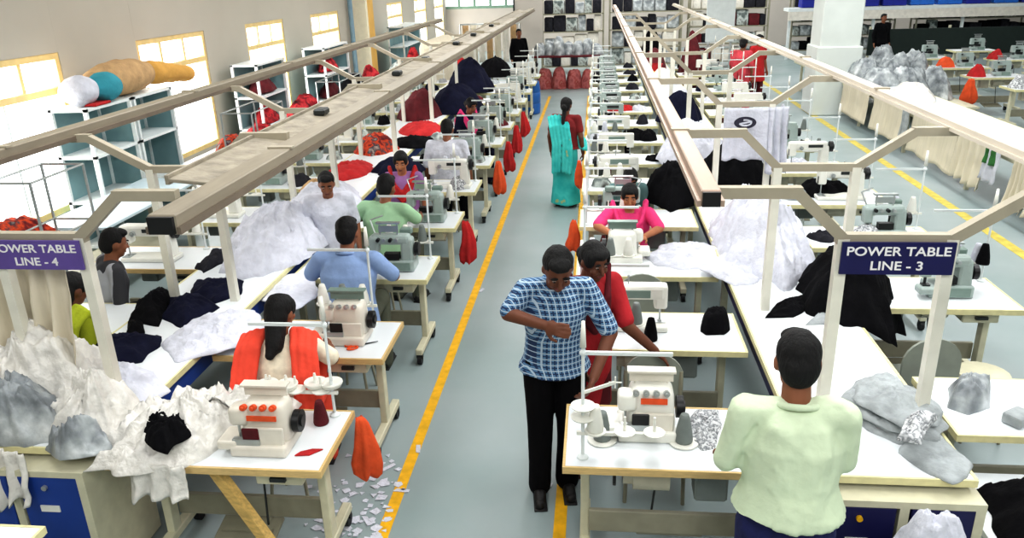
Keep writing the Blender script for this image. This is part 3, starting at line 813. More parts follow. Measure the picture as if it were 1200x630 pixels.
def frame(label, y, xl, xr, oL, oR, rl, rr, group, z0=.80, zt=1.78, zr=2.0):
    t = thing('overhead_frame', label, 'frame', ((xl+xr)/2, y, 0), 0, group)
    c = (xl+xr)/2
    for x in (xl, xr): MB().box((x-c, 0, (z0+zt)/2), (.052, .052, zt-z0)).build('post', MATS['post_cream'], t)
    MB().box((0, 0, zt), (xr-xl+.06, .047, .047)).build('beam', MATS['arm_beige'], t)
    for s, x, o, r in ((-1, xl, oL, rl), (1, xr, oR, rr)):
        m = MB(); a = Vector((x-c, 0, zt)); p = Vector((o-c, 0, zr)); e = Vector((r-c, 0, zr))
        m.bar(a, p, .05, .05); m.bar(p+Vector((-s*.02, 0, 0)), e, .05, .05); m.build('arm', MATS['arm_beige'], t)
    return t
def rail(label, x, y0, y1, z, w, h, mat, under, lip=True):
    t = thing('power_rail', label, 'rail', (x, y0, z), 0, None)
    L = y1-y0
    MB().box((0, L/2, 0), (w, L, h), bev=.006).build('channel', MATS[mat], t)
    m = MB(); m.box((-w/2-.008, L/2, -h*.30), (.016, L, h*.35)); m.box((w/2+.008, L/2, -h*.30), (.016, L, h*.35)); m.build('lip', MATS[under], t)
    MB().box((0, -.008, 0), (w*.9, .02, h*.85)).build('end_cap', MATS['black_plastic'], t)
    for i in range(int(L/2.4)): MB().box((0, 1.4+i*2.4, h/2+.004), (w+.02, .05, .012)).build('joint_plate', MATS['arm_beige'], t)
    return t
def sign(label, loc, text, mat, w=.50, h=.155):
    t = thing('line_sign', label, 'sign', loc)
    MB().box((0, 0, 0), (w, .012, h)).build('board', MATS[mat], t)
    for i, (s, z, sz) in enumerate(zip(text, (.034, -.036), (.060, .060))):
        o = mkobj('lettering', text_mesh('lettering', s, sz, .0015, .016, sx=1.17), MATS['sign_text'], t); o.location = (0, -.0085, z)
    return t
ORD = ['first', 'second', 'third', 'fourth', 'fifth', 'sixth', 'seventh', 'eighth', 'ninth', 'tenth', 'eleventh', 'twelfth', 'thirteenth', 'fourteenth', 'fifteenth', 'sixteenth']
# ------------------------------------------------------------------ the two power lines
power_table('long white power table under the line three sign, strewn with garments', 1.0, 1.70, 3.14, 21.0, 'navy_panel')
end_cabinet('navy two-door cabinet under the near end of the line three table', 1.04, 1.72, 3.10-.06, .5, 'navy_panel')
power_table('long white power table with blue side behind the line four sign', -3.20, -2.48, 3.14, 19.0, 'blue_panel')
end_cabinet('blue two-door cabinet with pale frame at the near end of line four', -3.28, -2.50, 3.02, .5, 'blue_panel')

frR = [3.60, 5.02, 7.55, 10.0, 12.45, 14.9, 17.35, 19.8]
for i, y in enumerate(frR):
    frame(('cream overhead frame carrying the line three sign, nearest the camera' if i == 0 else 'cream overhead frame over line three, %s one behind the signed frame' % ORD[i-1]), y, 1.145, 1.625, .92, 1.95, .5, 2.2, 'overhead frames on line three')
frL = [3.56, 5.05, 7.5, 9.95, 12.4, 14.85, 17.3]
for i, y in enumerate(frL):
    frame(('cream overhead frame carrying the line four sign, nearest the camera' if i == 0 else 'cream overhead frame over line four, %s one behind the signed frame' % ORD[i-1]), y, -3.07, -2.61, -3.48, -2.36, -3.72, -2.05, 'overhead frames on line four')
rail('rose beige power rail above the aisle tables of line three', .5, 3.36, 24.0, 2.035, .085, .075, 'rail_rose', 'rail_rose')
rail('slim cream power rail running over the right-hand tables of line three', 2.19, 2.6, 24.0, 2.035, .085, .06, 'rail_cream', 'rail_cream')
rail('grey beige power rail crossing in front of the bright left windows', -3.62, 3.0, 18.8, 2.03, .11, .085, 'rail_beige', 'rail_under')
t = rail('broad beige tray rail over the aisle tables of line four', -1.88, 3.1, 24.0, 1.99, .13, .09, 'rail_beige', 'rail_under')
m = MB(); m.box((-.225, 10.85, -.02), (.36, 20.1, .02), ry=.10, bev=.004); m.box((-.41, 10.85, .0), (.02, 20.1, .05)); m.build('tray', MATS['tray_top'], t)
for y in (2.9, 5.4, 6.9, 9.2, 11.0, 13.5): MB().box((-.26, y, .02), (.09, .14, .05), bev=.012).build('junction_box', MATS['dark_steel'], t)
sign('navy sign with white lettering for power table line three', (1.385, 3.56, 1.695), ('POWER TABLE', 'LINE - 3'), 'sign_navy')
sign('purple sign with white lettering for power table line four', (-2.85, 3.52, 1.695), ('POWER TABLE', 'LINE - 4'), 'sign_purple')

# ------------------------------------------------------------------ rows of sewing tables
NEAR = 4
rows = {
 'RA': dict(x=.40, W=1.08, D=.58, ys=[3.2+1.27*k for k in range(14)], rz=PI, short='on the aisle side of line three', where='line three aisle side', g='aisle-side sewing tables of line three'),
 'RB': dict(x=2.36, W=1.08, D=.60, ys=[3.59, 5.18]+[6.45+1.3*k for k in range(11)], rz=0, short='on the outer side of line three', where='line three outer side', g='right-hand sewing tables of line three'),
 'LA': dict(x=-1.865, W=1.10, D=.56, ys=[3.09, 4.27, 5.62, 6.95]+[8.25+1.27*k for k in range(9)], rz=0, short='on the aisle side of line four', where='line four aisle side', g='aisle-side sewing tables of line four'),
 'LB': dict(x=-3.76, W=1.06, D=.58, ys=[4.5, 5.8, 7.1]+[8.4+1.3*k for k in range(8)], rz=0, short='on the window side of line four', where='line four window side', g='window-side sewing tables of line four'),
}
FAR = {}
TAB = {}
for key, r in rows.items():
    for k, y in enumerate(r['ys']):
        lab = 'white sewing table, %s %s from the near end' % (ORD[k], r['short'])
        loc = (r['x'], y+r['D']/2, 0)
        if k < NEAR:
            TAB[key, k] = make_table(lab, r['W'], r['D'], r['g'], True, 'edge_tan' if (key, k) in (('LA', 0), ('RA', 0), ('LA', 1), ('LB', 1)) else 'edge_cream', loc, r['rz'])
        elif key not in FAR:
            FAR[key] = TAB[key, k] = make_table(lab, r['W'], r['D'], r['g'], False, 'edge_cream', loc, r['rz'])
        else:
            TAB[key, k] = copy_tree(FAR[key], lab, r['g'], loc, r['rz'])
# machines: kind per table, local offset along the table
LX = {}
KIND = {('RA', 0): 'O', ('RA', 1): 'L', ('RA', 2): 'O2', ('RA', 3): 'F', ('LA', 0): 'OA', ('LA', 1): 'O3', ('LA', 2): 'F', ('LA', 3): 'F', ('RB', 0): None, ('RB', 1): 'F2', ('LB', 0): None, ('LB', 1): 'L', ('LB', 2): 'L'}
FM = {}
mg = {'RA': 'machines on the aisle side of line three', 'RB': 'machines on the right-hand side of line three', 'LA': 'machines on the aisle side of line four', 'LB': 'machines on the window side of line four'}
rnd = random.Random(3)
CL = []
for key, r in rows.items():
    for k, y in enumerate(r['ys']):
        kd = KIND.get((key, k), rnd.choice('FFL' if key in ('LA', 'RA') else 'FL'))
        lx = {'RA': .16, 'RB': .10, 'LA': .24, 'LB': -.05}[key]
        if (key, k) == ('LA', 0): lx = .20
        s = -1 if r['rz'] else 1
        loc = (r['x']+s*lx, y+r['D']/2 - s*.05, TH); rz = r['rz']
        wh = '%s table, %s' % (ORD[k], r['where'])
        g = mg[key]
        if kd == 'O': overlock('white overlock machine with an orange stripe on the front right table', (.27, 3.54, TH), 0, g, None, stripe='cloth_orange')
        elif kd == 'OA': overlock('cream overlock machine with orange tension dials beside the white plastic heap', (-1.66, 3.30, TH), 0, g, 'cloth_orange', 'machine_cream')
        elif kd == 'O2': overlock('white overlock machine in front of the worker in pink', (.24, 6.13, TH), PI, g, None)
        elif kd == 'O3': overlock('cream overlock machine beside the worker with the coral scarf', (-1.62, 4.55, TH), 0, g, None, 'machine_cream')
        elif kd == 'F2': flatlock('grey coverstitch machine on the table right of the line three sign', loc, rz, g)
        elif kd in ('F', 'L'):
            fn = flatlock if kd == 'F' else lockstitch
            nm = 'grey coverstitch machine' if kd == 'F' else 'white lockstitch machine'
            full = k < 5
            ck = (kd, full)
            if full: fn('%s on the %s' % (nm, wh), loc, rz, g)
            elif ck not in FM: FM[ck] = fn('%s on the %s' % (nm, wh), loc, rz, g, False)
            else: copy_tree(FM[ck], '%s on the %s' % (nm, wh), g, loc, rz)
        # thread stand at the aisle end, away from the operator
        if (key, k) in (('RB', 0), ('LB', 0)): continue
        sx, sy = (r['W']/2-.06), (r['D']/2-.06)
        if key == 'LB': sx = .3
        sl = (r['x']+s*sx, y+r['D']/2+s*sy, TH)
        if (key, k) == ('LA', 0): sl = (-1.40, 3.60, TH)
        if (key, k) == ('LA', 1): sl = (-1.50, 4.78, TH)
        lab = 'white thread stand on the %s' % wh
        gs = g.replace('machines', 'thread stands')
        if k == 0 and key == 'RA':
            ts = thread_stand(lab, (-.05, 3.28, TH), PI, gs, h=.63)
            m = MB(); m.bar((0, 0, .36), (-.15, .02, .43), .012, .012); m.cyl((-.15, .02, .40), (-.15, .02, .46), .004, n=6); m.cyl((-.18, .02, .43), (-.12, .02, .43), .004, n=6); m.build('tension_arm', MATS['machine_white'], ts)
            for z in (.22, .28): MB().lathe([(.010, 0), (.055, .004), (.06, .012), (.02, .02)], (0, 0, z), 18).build('spool_disc', MATS['machine_white'], ts, auto=True)
        elif 'S' not in FM: FM['S'] = thread_stand(lab, sl, r['rz'], gs)
        else: copy_tree(FM['S'], lab, gs, sl, r['rz'])
        if k < 7:                                           # cones standing on its three spool pins
            for j, xx in enumerate((-.34, -.20, -.06)):
                if (key, k) == ('RA', 0) and j: continue
                if (key, k) == ('LA', 0): continue
                if rnd.random() < .25: continue
                cl = rnd.choice(['machine_white', 'machine_white', 'machine_white', 'motor_grey', 'cloth_white'])
                cone('%s thread cone, %s pin of the stand on the %s' % ('grey' if cl == 'motor_grey' else 'white', ORD[j], wh), (sl[0]+s*xx, sl[1], sl[2]+.158) if (key, k) != ('RA', 0) else (-.05+.06, 3.28, TH+.158), cl, gs.replace('thread stands', 'thread cones'), .9)
ts = [o for o in bpy.data.objects if o.get('label') == 'white thread stand on the first table, line four aisle side'][0]
for x in (-.36, -.25, -.10, -.01): m = MB(); m.lathe([(.012, 0), (.052, .010), (.062, .030), (.060, .036), (.012, .030), (.008, .07), (.006, .085)], (x, .03*(x > -.2), .155), 20); m.build('spool_disc', MATS['machine_white'], ts, auto=True)
# extra things on the nearest tables
cone('grey thread cone left of the front overlock machine', (.045, 3.44, TH+.012), 'motor_grey', 'cones by the front overlock machine')
cone('grey thread cone right of the front overlock machine', (.45, 3.44, TH+.012), 'motor_grey', 'cones by the front overlock machine')
for x, s in ((.045, 'left'), (.45, 'right')):
    o = MB().lathe([(.06, 0), (.075, .004), (.075, .010), (.02, .012)], n=20).build('spool_disc', MATS['machine_white'], None, auto=True); o.location = (x, 3.44, TH)
    tag(o, 'white spool disc under the grey cone %s of the front overlock' % s, 'disc', 'spool discs by the front overlock')
cone('dark maroon thread cone at the back corner of the front left table', (-1.45, 3.52, TH), 'cloth_maroon', None, .9)
for x, y, l in ((.36, 4.62, 'beside the white machine on the second aisle table of line three'),): cone('black thread cone '+l, (x, y, TH), 'cloth_black', None)
cone('black thread cone on the stand right of the line three sign, left one', (2.55, 5.66, TH+.158), 'cloth_black', 'black cones on the stand right of the sign'); cone('black thread cone on the stand right of the line three sign, right one', (2.80, 5.66, TH+.158), 'cloth_black', 'black cones on the stand right of the sign')
# scissors: blades, red grips
def scissors(label, loc, rz, grip):
    t = thing('scissors', label, 'scissors', loc, rz)
    m = MB(); m.prism([(-.008, 0), (.010, 0), (.002, .13)], 'z', 0, .004); m.prism([(-.010, 0), (.008, 0), (.014, .128)], 'z', .004, .008); m.build('blades', MATS['dark_steel'], t)
    m = MB()
    for s in (1, -1):
        for i in range(10):
            a = 2*PI*i/10; c = 2*PI*(i+1)/10
            m.cyl((s*.025+.018*math.cos(a), -.045+.035*math.sin(a), .006), (s*.025+.018*math.cos(c), -.045+.035*math.sin(c), .006), .006, n=6)
    m.build('grips', MATS[grip], t)
q = atz(420, 405, TH); scissors('orange-handled scissors on the table beside the coral-scarved worker', (q.x, q.y, TH+.001), -1.0, 'cloth_orange')
q = atz(362, 530, TH); o = MB().prism([(-.07, -.01), (0, -.03), (.07, .0), (.02, .02), (-.04, .015)], 'z', 0, .006).build('fabric_tag', MATS['cloth_red']); o.location = (q.x, q.y, TH+.001); o.rotation_euler = (0, 0, .4); tag(o, 'dark red fabric tag at the front left table corner', 'fabric')
# plank propping the front left table
m = MB(); m.bar((-1.90, 3.16, .71), (-1.42, 3.02, .03), .045, .06); o = m.build('wooden_prop', MATS['wood_pale']); center_obj(o); tag(o, 'pale wooden prop leaning diagonally under the front left table', 'plank')
# white board in the near left corner
t = make_table('white table corner at the bottom left edge of the photo', .9, .5, None, True, 'edge_cream', (-2.86, 2.36, 0), 0, False)

# chairs and stools
chair('grey steel chair behind the front right sewing table', (.36, 4.10, 0), 0, 'work chairs')
chair('grey steel chair behind the table with the black bundle', (.36, 5.42, 0), 0, 'work chairs')
chair('grey steel chair in the right-hand bay below the black garments', (2.05, 4.75, 0), PI+.1, 'work chairs')
stool('steel stool right of the grey chair below the black garments', (2.52, 4.82, 0), 'stools')

# ------------------------------------------------------------------ cloth on and around the tables
ZT, ZC = TH+.001, .803
cl = cloth
cl('cut_fabric_pile', 'heap of cut white fabric pieces left of the coral-scarved worker', 'fabric', [(185,405),(215,383),(250,367),(300,362),(312,385),(300,402),(250,414),(205,425)], ZC, .07, MATS['cloth_white'], seed=2, amp=.05, f=11, kind='stuff')
cl('navy_garment', 'navy garment nearest the line four sign post', 'garment', [(95,432),(103,398),(140,391),(190,393),(186,406),(165,424),(130,430)], ZC, .07, MATS['cloth_navy'], 'navy garments on line four', seed=4, amp=.04)
cl('black_garment', 'black garment bunched left of the navy ones', 'garment', [(150,378),(160,358),(195,338),(204,348),(192,368),(186,382)], ZC, .10, MATS['cloth_black'], seed=5, amp=.05)
cl('navy_garment', 'navy garment in the middle of the line four table', 'garment', [(190,372),(198,350),(240,350),(258,360),(232,374),(215,386)], ZC, .09, MATS['cloth_navy'], 'navy garments on line four', seed=6, amp=.04)
cl('navy_garment', 'navy garment folded against the second frame post of line four', 'garment', [(222,348),(228,331),(262,328),(286,329),(282,345),(252,355)], ZC, .06, MATS['cloth_navy'], 'navy garments on line four', seed=7, amp=.03)
cl('charcoal_garment', 'charcoal garment behind the second frame post of line four', 'garment', [(228,314),(250,294),(282,290),(286,300),(256,310),(238,320)], ZC, .06, MATS['cloth_char'], seed=8, amp=.04)
cl('black_garment', 'small black garment beside the window-side table', 'garment', [(148,392),(150,378),(168,378),(170,390)], ZC, .05, MATS['cloth_black'], seed=9)
clothw('white_fabric_heap', 'big heap of white fabric before the worker in white on line four', 'fabric', blob(-2.72, 6.25, .46, .80, 11, 1), ZC, .36, MATS['cloth_white'], seed=11, amp=.10, f=5, rings=22, nb=100, kind='stuff')
clothw('white_fabric_heap', 'white fabric heap behind the worker in white on line four', 'fabric', blob(-2.75, 7.55, .40, .60, 11, 2), ZC, .22, MATS['cloth_white'], seed=12, amp=.06, f=6, kind='stuff')
cl('white_cloth', 'white cloth lying on the table of the worker in blue', 'fabric', [(305,352),(318,325),(355,318),(372,330),(372,350),(345,362)], ZT, .025, MATS['cloth_white'], seed=13, amp=.02)
# plastic film heaps on the near end of line 4
clothw('plastic_heap', 'tall heap of crumpled white plastic film on the near end of line four', 'plastic', blob(-3.06, 3.62, .42, .42, 12, 3), ZC, .44, MATS['plastic_film'], seed=21, amp=.17, f=4.5, kind='stuff', rings=26, nb=130, p=1.7)
clothw('plastic_heap', 'heap of grey translucent plastic bags below the tall white heap', 'plastic', blob(-3.02, 3.30, .36, .20, 12, 4), ZC, .30, MATS['plastic_grey'], seed=22, amp=.12, f=6, kind='stuff', rings=20, nb=100)
clothw('plastic_heap', 'rounded heap of pale plastic between grey bags and black cloth', 'plastic', blob(-2.62, 3.36, .26, .24, 12, 14), ZC, .26, MATS['plastic_film'], seed=26, amp=.13, f=6, kind='stuff', rings=22, nb=110)
clothw('plastic_heap', 'drift of white plastic film over the front left sewing table', 'plastic', [(-2.48,3.02),(-2.52,3.5),(-2.38,3.68),(-2.0,3.72),(-1.62,3.70),(-1.60,3.60),(-1.85,3.50),(-1.90,3.25),(-1.98,3.08),(-2.2,3.0)], ZT, .17, MATS['plastic_film'], seed=23, amp=.15, f=6, kind='stuff', rings=24, nb=130)
clothw('plastic_heap', 'small grey plastic bag at the front edge above the blue cabinet', 'plastic', blob(-2.58, 3.14, .17, .11, 11, 15), ZC, .17, MATS['plastic_grey'], seed=27, amp=.10, f=8, kind='stuff', rings=16, nb=80)
cl('white_tissue', 'white tissue sheet lying between plastic drift and blue table side', 'fabric', [(105,470),(130,428),(180,436),(200,458),(170,475),(125,490)], ZC, .09, MATS['cloth_white'], seed=24, amp=.08, f=6)
cl('black_cloth', 'black cloth nested in the white plastic on the front left table', 'fabric', [(166,512),(178,492),(205,482),(226,486),(222,510),(196,532),(178,526)], ZT+.13, .07, MATS['cloth_black'], seed=25, amp=.07, jag=.06)
o = mkobj('plastic_sheet', hang_mesh('plastic_sheet', (-3.02, 3.06), (-2.78, 3.02), .84, .56, 3, .03, .04, 3, 30, 14, hem=.10), MATS['plastic_film']); center_obj(o); tag(o, 'torn white plastic sheet hanging over the blue cabinet doors', 'plastic')
o = mkobj('plastic_sheet', hang_mesh('plastic_sheet', (-2.28, 3.06), (-1.98, 3.04), .78, .60, 3, .025, .03, 5, 30, 12, hem=.06), MATS['plastic_film']); center_obj(o); tag(o, 'white plastic film spilling over the front edge of the front left table', 'plastic')
o = mkobj('hanging_cloth', hang_mesh('hanging_cloth', (-3.36, 3.66), (-2.80, 3.66), 1.66, .98, 5, .05, .12, 1, 70, 24), MATS['cloth_cream']); center_obj(o); tag(o, 'long cream cloth hanging under the line four sign', 'fabric')
# line 3
clothw('white_fabric_heap', 'large heap of white fabric on line three behind the sign frame', 'fabric', blob(1.36, 6.35, .40, .95, 12, 5), ZC, .52, MATS['cloth_white'], seed=31, amp=.13, f=4, kind='stuff', rings=22, nb=100, p=1.5)
cl('white_cloth', 'white cloth pieces spread on the table of the worker in pink', 'fabric', [(755,300),(775,286),(815,284),(860,292),(850,312),(800,316),(770,312)], ZT, .05, MATS['cloth_white'], seed=32, amp=.05, kind='stuff')
cl('white_cloth', 'white cloth corner draped off the table edge by the big white heap', 'fabric', [(820,315),(850,296),(890,300),(890,330),(862,336),(842,326)], ZC, .05, MATS['cloth_white'], seed=33, amp=.05)
clothw('black_garment_heap', 'heap of black garments on the right edge of line three behind the sign', 'garment', [(1.40,4.95),(1.48,5.55),(1.70,5.85),(2.02,5.75),(2.26,5.45),(2.04,5.15),(1.96,4.80),(1.72,4.68)], ZC, .40, MATS['cloth_black'], seed=34, amp=.08, f=6, kind='stuff', drop=lambda x, y: -max(0, x-1.72)*.7)
cl('black_garment', 'small black garment on line three left of the sign post', 'garment', [(897,372),(908,358),(925,350),(942,345),(945,362),(930,372)], ZC, .05, MATS['cloth_black'], seed=35, amp=.04)
cl('grey_garment', 'small grey printed garment beside the black one on line three', 'garment', [(945,380),(965,362),(985,365),(980,380)], ZC, .025, MATS['cloth_grey'], seed=36)
cl('black_bundle', 'black folded bundle standing on the second aisle table of line three', 'garment', [(821,388),(824,374),(850,372),(856,386),(848,392),(828,392)], ZT, .13, MATS['cloth_black'], seed=37, amp=.03, p=6)
clothw('black_garment_heap', 'big rounded heap of black garments behind the white heap on line three', 'garment', blob(1.42, 8.35, .45, .60, 11, 6), ZC, .42, MATS['cloth_black'], seed=38, amp=.08, kind='stuff')
clothw('black_garment_heap', 'black garments piled on the aisle table behind the worker in pink', 'garment', blob(.78, 8.1, .34, .55, 11, 7), ZT, .34, MATS['cloth_black'], seed=39, amp=.08, kind='stuff')
clothw('white_fabric_heap', 'pointed heap of white fabric beneath the third line three frame', 'fabric', blob(1.18, 9.55, .50, .65, 11, 8), ZC, .42, MATS['cloth_white'], seed=40, amp=.08, kind='stuff')
# stack of grey sheets
for i, (dx, dy, rz) in enumerate(((0,0,0), (.02,-.01,.12), (-.02,.015,-.1), (.03,.02,.2), (-.01,-.02,.05))):
    pts = [(985,478),(1000,455),(1046,447),(1062,470),(1092,487),(1105,505),(1085,522),(1052,520),(1015,502)]
    poly = [atz(x, y, ZC) for x, y in pts]; c = sum(poly, Vector())/len(poly)
    poly = [c+Matrix.Rotation(rz, 3, 'Z') @ (p-c)*(1-.04*i)+Vector((dx, dy, 0)) for p in poly]
    clothw('grey_sheet', 'grey wrapped sheet, %s from the bottom of the stack on line three' % ORD[i], 'sheet', poly, ZC+.022*i, .035, MATS['cloth_grey'], 'stack of grey sheets on line three', seed=50+i, amp=.035, f=8, p=5)
cl('grey_sheet', 'flat grey sheet lying over the near corner of the line three table', 'sheet', [(1052,530),(1062,512),(1105,512),(1140,545),(1136,560),(1115,566),(1090,556)], ZC, .02, MATS['cloth_grey'], seed=58, amp=.015, p=6)
cl('crumpled_paper', 'crumpled brownish grey sheet topping the grey stack', 'sheet', [(1050,515),(1062,490),(1078,480),(1098,490),(1085,505),(1080,520)], ZC+.13, .05, MATS['cut_pieces'], seed=59, amp=.05)
cl('grey_bundle', 'grey crumpled bundle on the right front table', 'bundle', [(1110,478),(1112,455),(1135,448),(1160,455),(1160,478),(1135,486)], ZT, .11, MATS['plastic_grey'], seed=60, amp=.06, f=9, p=4)
o = MB().box((0, 0, .03), (.13, .10, .06), bev=.012, seg=2).build('grey_packet', MATS['cloth_grey']); q = atz(1192, 495, TH); o.location = (q.x, q.y, TH+.001); o.rotation_euler = (0, 0, .6); tag(o, 'small grey packet at the right edge on the right front table', 'packet')
clothw('black_garment_heap', 'black garments lying below the right front table edge', 'garment', [(1.80,3.02),(1.84,3.40),(2.10,3.50),(2.4,3.4),(2.4,3.02),(2.1,2.95)], .56, .14, MATS['cloth_black'], seed=61, amp=.05, kind='stuff')
t = thing('low_bench', 'low white bench holding the black garments at the right edge', 'bench', (2.12, 3.24, 0)); MB().box((0, 0, .54), (.72, .62, .03)).build('bench_top', MATS['laminate'], t)
for sx in (1, -1):
    for sy in (1, -1): MB().box((sx*.31, sy*.26, .26), (.04, .04, .53)).build('leg', MATS['leg_cream'], t)
clothw('white_fabric_heap', 'white fabric heap at the bottom edge before the navy cabinet', 'fabric', blob(1.40, 2.78, .20, .16, 10, 9), .57, .27, MATS['cloth_white'], seed=62, amp=.08, f=9, kind='stuff')
t = thing('laundry_crate', 'grey crate under the white fabric heap at the bottom edge', 'crate', (1.40, 2.77, 0)); m = MB(); m.box((0, 0, .02), (.42, .36, .03))
for s in (1, -1): m.box((s*.21, 0, .29), (.02, .38, .56)); m.box((0, s*.18, .29), (.42, .02, .56))
m.build('shell', MATS['motor_grey'], t)
cl('cut_pieces', 'small grey patterned cut pieces on the front right table', 'fabric', [(808,512),(806,492),(815,480),(842,480),(845,500),(838,525),(822,528)], ZT, .03, MATS['cut_pieces'], seed=63, amp=.03, f=16, kind='stuff')
o = MB().prism([(0,0),(.10,.01),(.11,.03),(.02,.028)], 'z', 0, .008).build('thread_snips', MATS['steel']); q = atz(690, 516, TH); o.location = (q.x, q.y, TH+.001); tag(o, 'small steel thread snips left of the front overlock', 'snips')
# coloured cloth further down line 4
def farcloth(label, x, y, rx, ry, h, mat, sd, cat='garment', z=ZC, name='garment_heap', p=2.2):
    return clothw(name, label, cat, blob(x, y, rx, ry, 9, sd), z, h, MATS[mat], seed=sd, amp=.05, kind='stuff' if cat in ('garment', 'fabric') else None, rings=10, nb=48, p=p)
farcloth('flat heap of red garments on line four behind the worker in white', -2.95, 9.0, .32, .50, .10, 'cloth_red', 71)
farcloth('brown rolled cloth on line four before the red garments', -3.05, 8.2, .22, .25, .10, 'cloth_tan', 72)
farcloth('dark navy garments on line four beside the purple-clad worker', -2.35, 9.1, .35, .35, .16, 'cloth_navy', 73)
farcloth('orange and green mixed garments on line four', -2.95, 10.3, .30, .45, .20, 'cloth_mixed', 74)
farcloth('bright red garments on line four further down the line', -2.60, 11.6, .38, .50, .12, 'cloth_red', 75)
farcloth('black garments spread before the bright red ones on line four', -2.5, 10.6, .40, .30, .12, 'cloth_black', 76)
farcloth('tall heap of dark maroon garments on line four', -2.95, 13.0, .38, .60, .40, 'cloth_maroon', 77)
farcloth('tall heap of navy garments on line four beyond the maroon ones', -2.45, 13.6, .50, .70, .42, 'cloth_navy', 78)
farcloth('second heap of navy garments at the far end of line four', -2.55, 16.3, .55, .90, .50, 'cloth_navy', 79)
farcloth('dark garments at the far end of line four', -2.3, 18.4, .45, .5, .45, 'cloth_black', 80)
farcloth('red garments hung at the far end of line four', -2.95, 17.6, .25, .3, .60, 'cloth_red', 81)
farcloth('red cloth on the far aisle table of line three', .40, 13.65, .32, .18, .08, 'cloth_red', 82, z=TH+.001)
farcloth('black garments at the aisle end of a far line three table', .55, 11.2, .25, .2, .12, 'cloth_black', 83, z=TH+.001)
farcloth('navy garments stacked on line three beneath a far frame', 1.25, 12.3, .36, .40, .45, 'cloth_navy', 84)
farcloth('red cloth on the right-hand side of line three', 2.3, 12.0, .42, .22, .10, 'cloth_red', 85, z=TH+.001)
farcloth('black garments on the right-hand table beyond the emblem sheet', 2.35, 8.2, .30, .22, .16, 'cloth_black', 86, z=TH+.001)
farcloth('white cloth spread on a right-hand line three table', 2.4, 9.4, .4, .2, .08, 'cloth_white', 87, z=TH+.001)
farcloth('white heap on line three at mid distance', 1.35, 14.2, .34, .70, .30, 'cloth_white', 88)
farcloth('pale heap on the far part of line three', 1.35, 16.6, .34, .70, .30, 'cloth_offwhite', 89)
farcloth('dark heap on the far part of line three', 1.30, 18.6, .34, .60, .50, 'cloth_maroon', 90)
farcloth('red and dark cloth on the right-hand table left of the sign', 1.98, 6.72, .14, .14, .06, 'cloth_char', 91, z=TH+.001)
farcloth('small red cloth beside the sign frame', 2.12, 6.62, .05, .05, .06, 'cloth_red', 92, z=TH+.001)
farcloth('blue and white pieces on the right-hand table behind the sign', 2.3, 6.7, .16, .2, .12, 'cut_pieces', 93, z=TH+.001)
# white sheets with the printed emblem hung from the third line three frame
o = mkobj('emblem_sheet', hang_mesh('emblem_sheet', (1.18, 7.46), (1.58, 7.46), 1.76, 1.28, 2, .012, .03, 2, 40, 16), MATS['cloth_white']); c = center_obj(o)
tag(o, 'white sheet with an oval dark emblem hanging from a line three frame', 'sheet')
m = MB(); m.lathe([(.001, 0), (.10, 0), (.10, .004), (.001, .004)], n=28, sy=.55); em = m.build('emblem', MATS['emblem_dark'], o); em.rotation_euler = (PI/2, 0, 0); em.location = (-.02, -.06, .37)
m = MB()
for i in range(12):
    a = -PI*.9+i*PI*1.5/12; b = a+PI*1.5/12; m.bar((.055*math.cos(a), .026*math.sin(a), .005), (.055*math.cos(b), .026*math.sin(b), .005), .012, .003)
m.bar((-.05, -.01, .005), (.06, .012, .005), .012, .003); sw = m.build('swirl', MATS['cloth_white'], em)
o = mkobj('hanging_sheet', hang_mesh('hanging_sheet', (1.58, 7.46), (1.78, 7.52), 1.76, 1.15, 3, .03, .04, 4, 30, 16), MATS['cloth_white']); center_obj(o); tag(o, 'plain white sheet hanging right of the emblem sheet', 'sheet')

# red and orange cloths hung on table corners along the aisle
def corner_bag(label, x, y, mat, h=.34, w=.10):
    m = MB(); m.lathe([(.55*w, 0), (.85*w, .03), (.95*w, h*.25), (.80*w, h*.5), (.60*w, h*.75), (.42*w, h*.93), (.3*w, h)], n=28, sy=.6)
    me = m.mesh('hanging_cloth', True)
    for v in me.vertices:
        a = math.atan2(v.co.y, v.co.x); k = 1-.6*v.co.z/h
        v.co.x *= 1+.28*math.sin(5*a+x*9)*k+.15*noise.noise(v.co*9+Vector((x, y, 0))); v.co.y *= 1+.28*math.sin(5*a+x*9)*k
        v.co += Vector((.03*noise.noise(Vector((v.co.z*7, x, y))), 0, .02*math.sin(3*a+y)*k))
    o = mkobj('hanging_cloth', me, MATS[mat]); o.location = (x, y, TH-.01-h); return tag(o, label, 'cloth', 'cloths hung on aisle table corners')
corner_bag('orange red cloth bag hanging at the corner of the front left table', -1.255, 3.60, 'cloth_orange', .38, .085)
for i, (y, c, n) in enumerate(((7.2, 'cloth_red', 'red'), (9.8, 'cloth_orange', 'rust'), (11.05, 'cloth_red', 'red'), (12.3, 'cloth_red', 'red'), (13.6, 'cloth_red', 'red'))):
    corner_bag('%s cloth hanging from a line four aisle table, %s behind the front orange bag' % (n, ORD[i]), -1.25, y, c, .42, .09)
corner_bag('orange cloth hanging on the line three table beside the pink-clad worker', -.20, 7.25, 'cloth_orange', .3, .07)
corner_bag('orange cloth hanging beside the walking woman in teal', -.20, 9.8, 'cloth_orange', .35, .06)

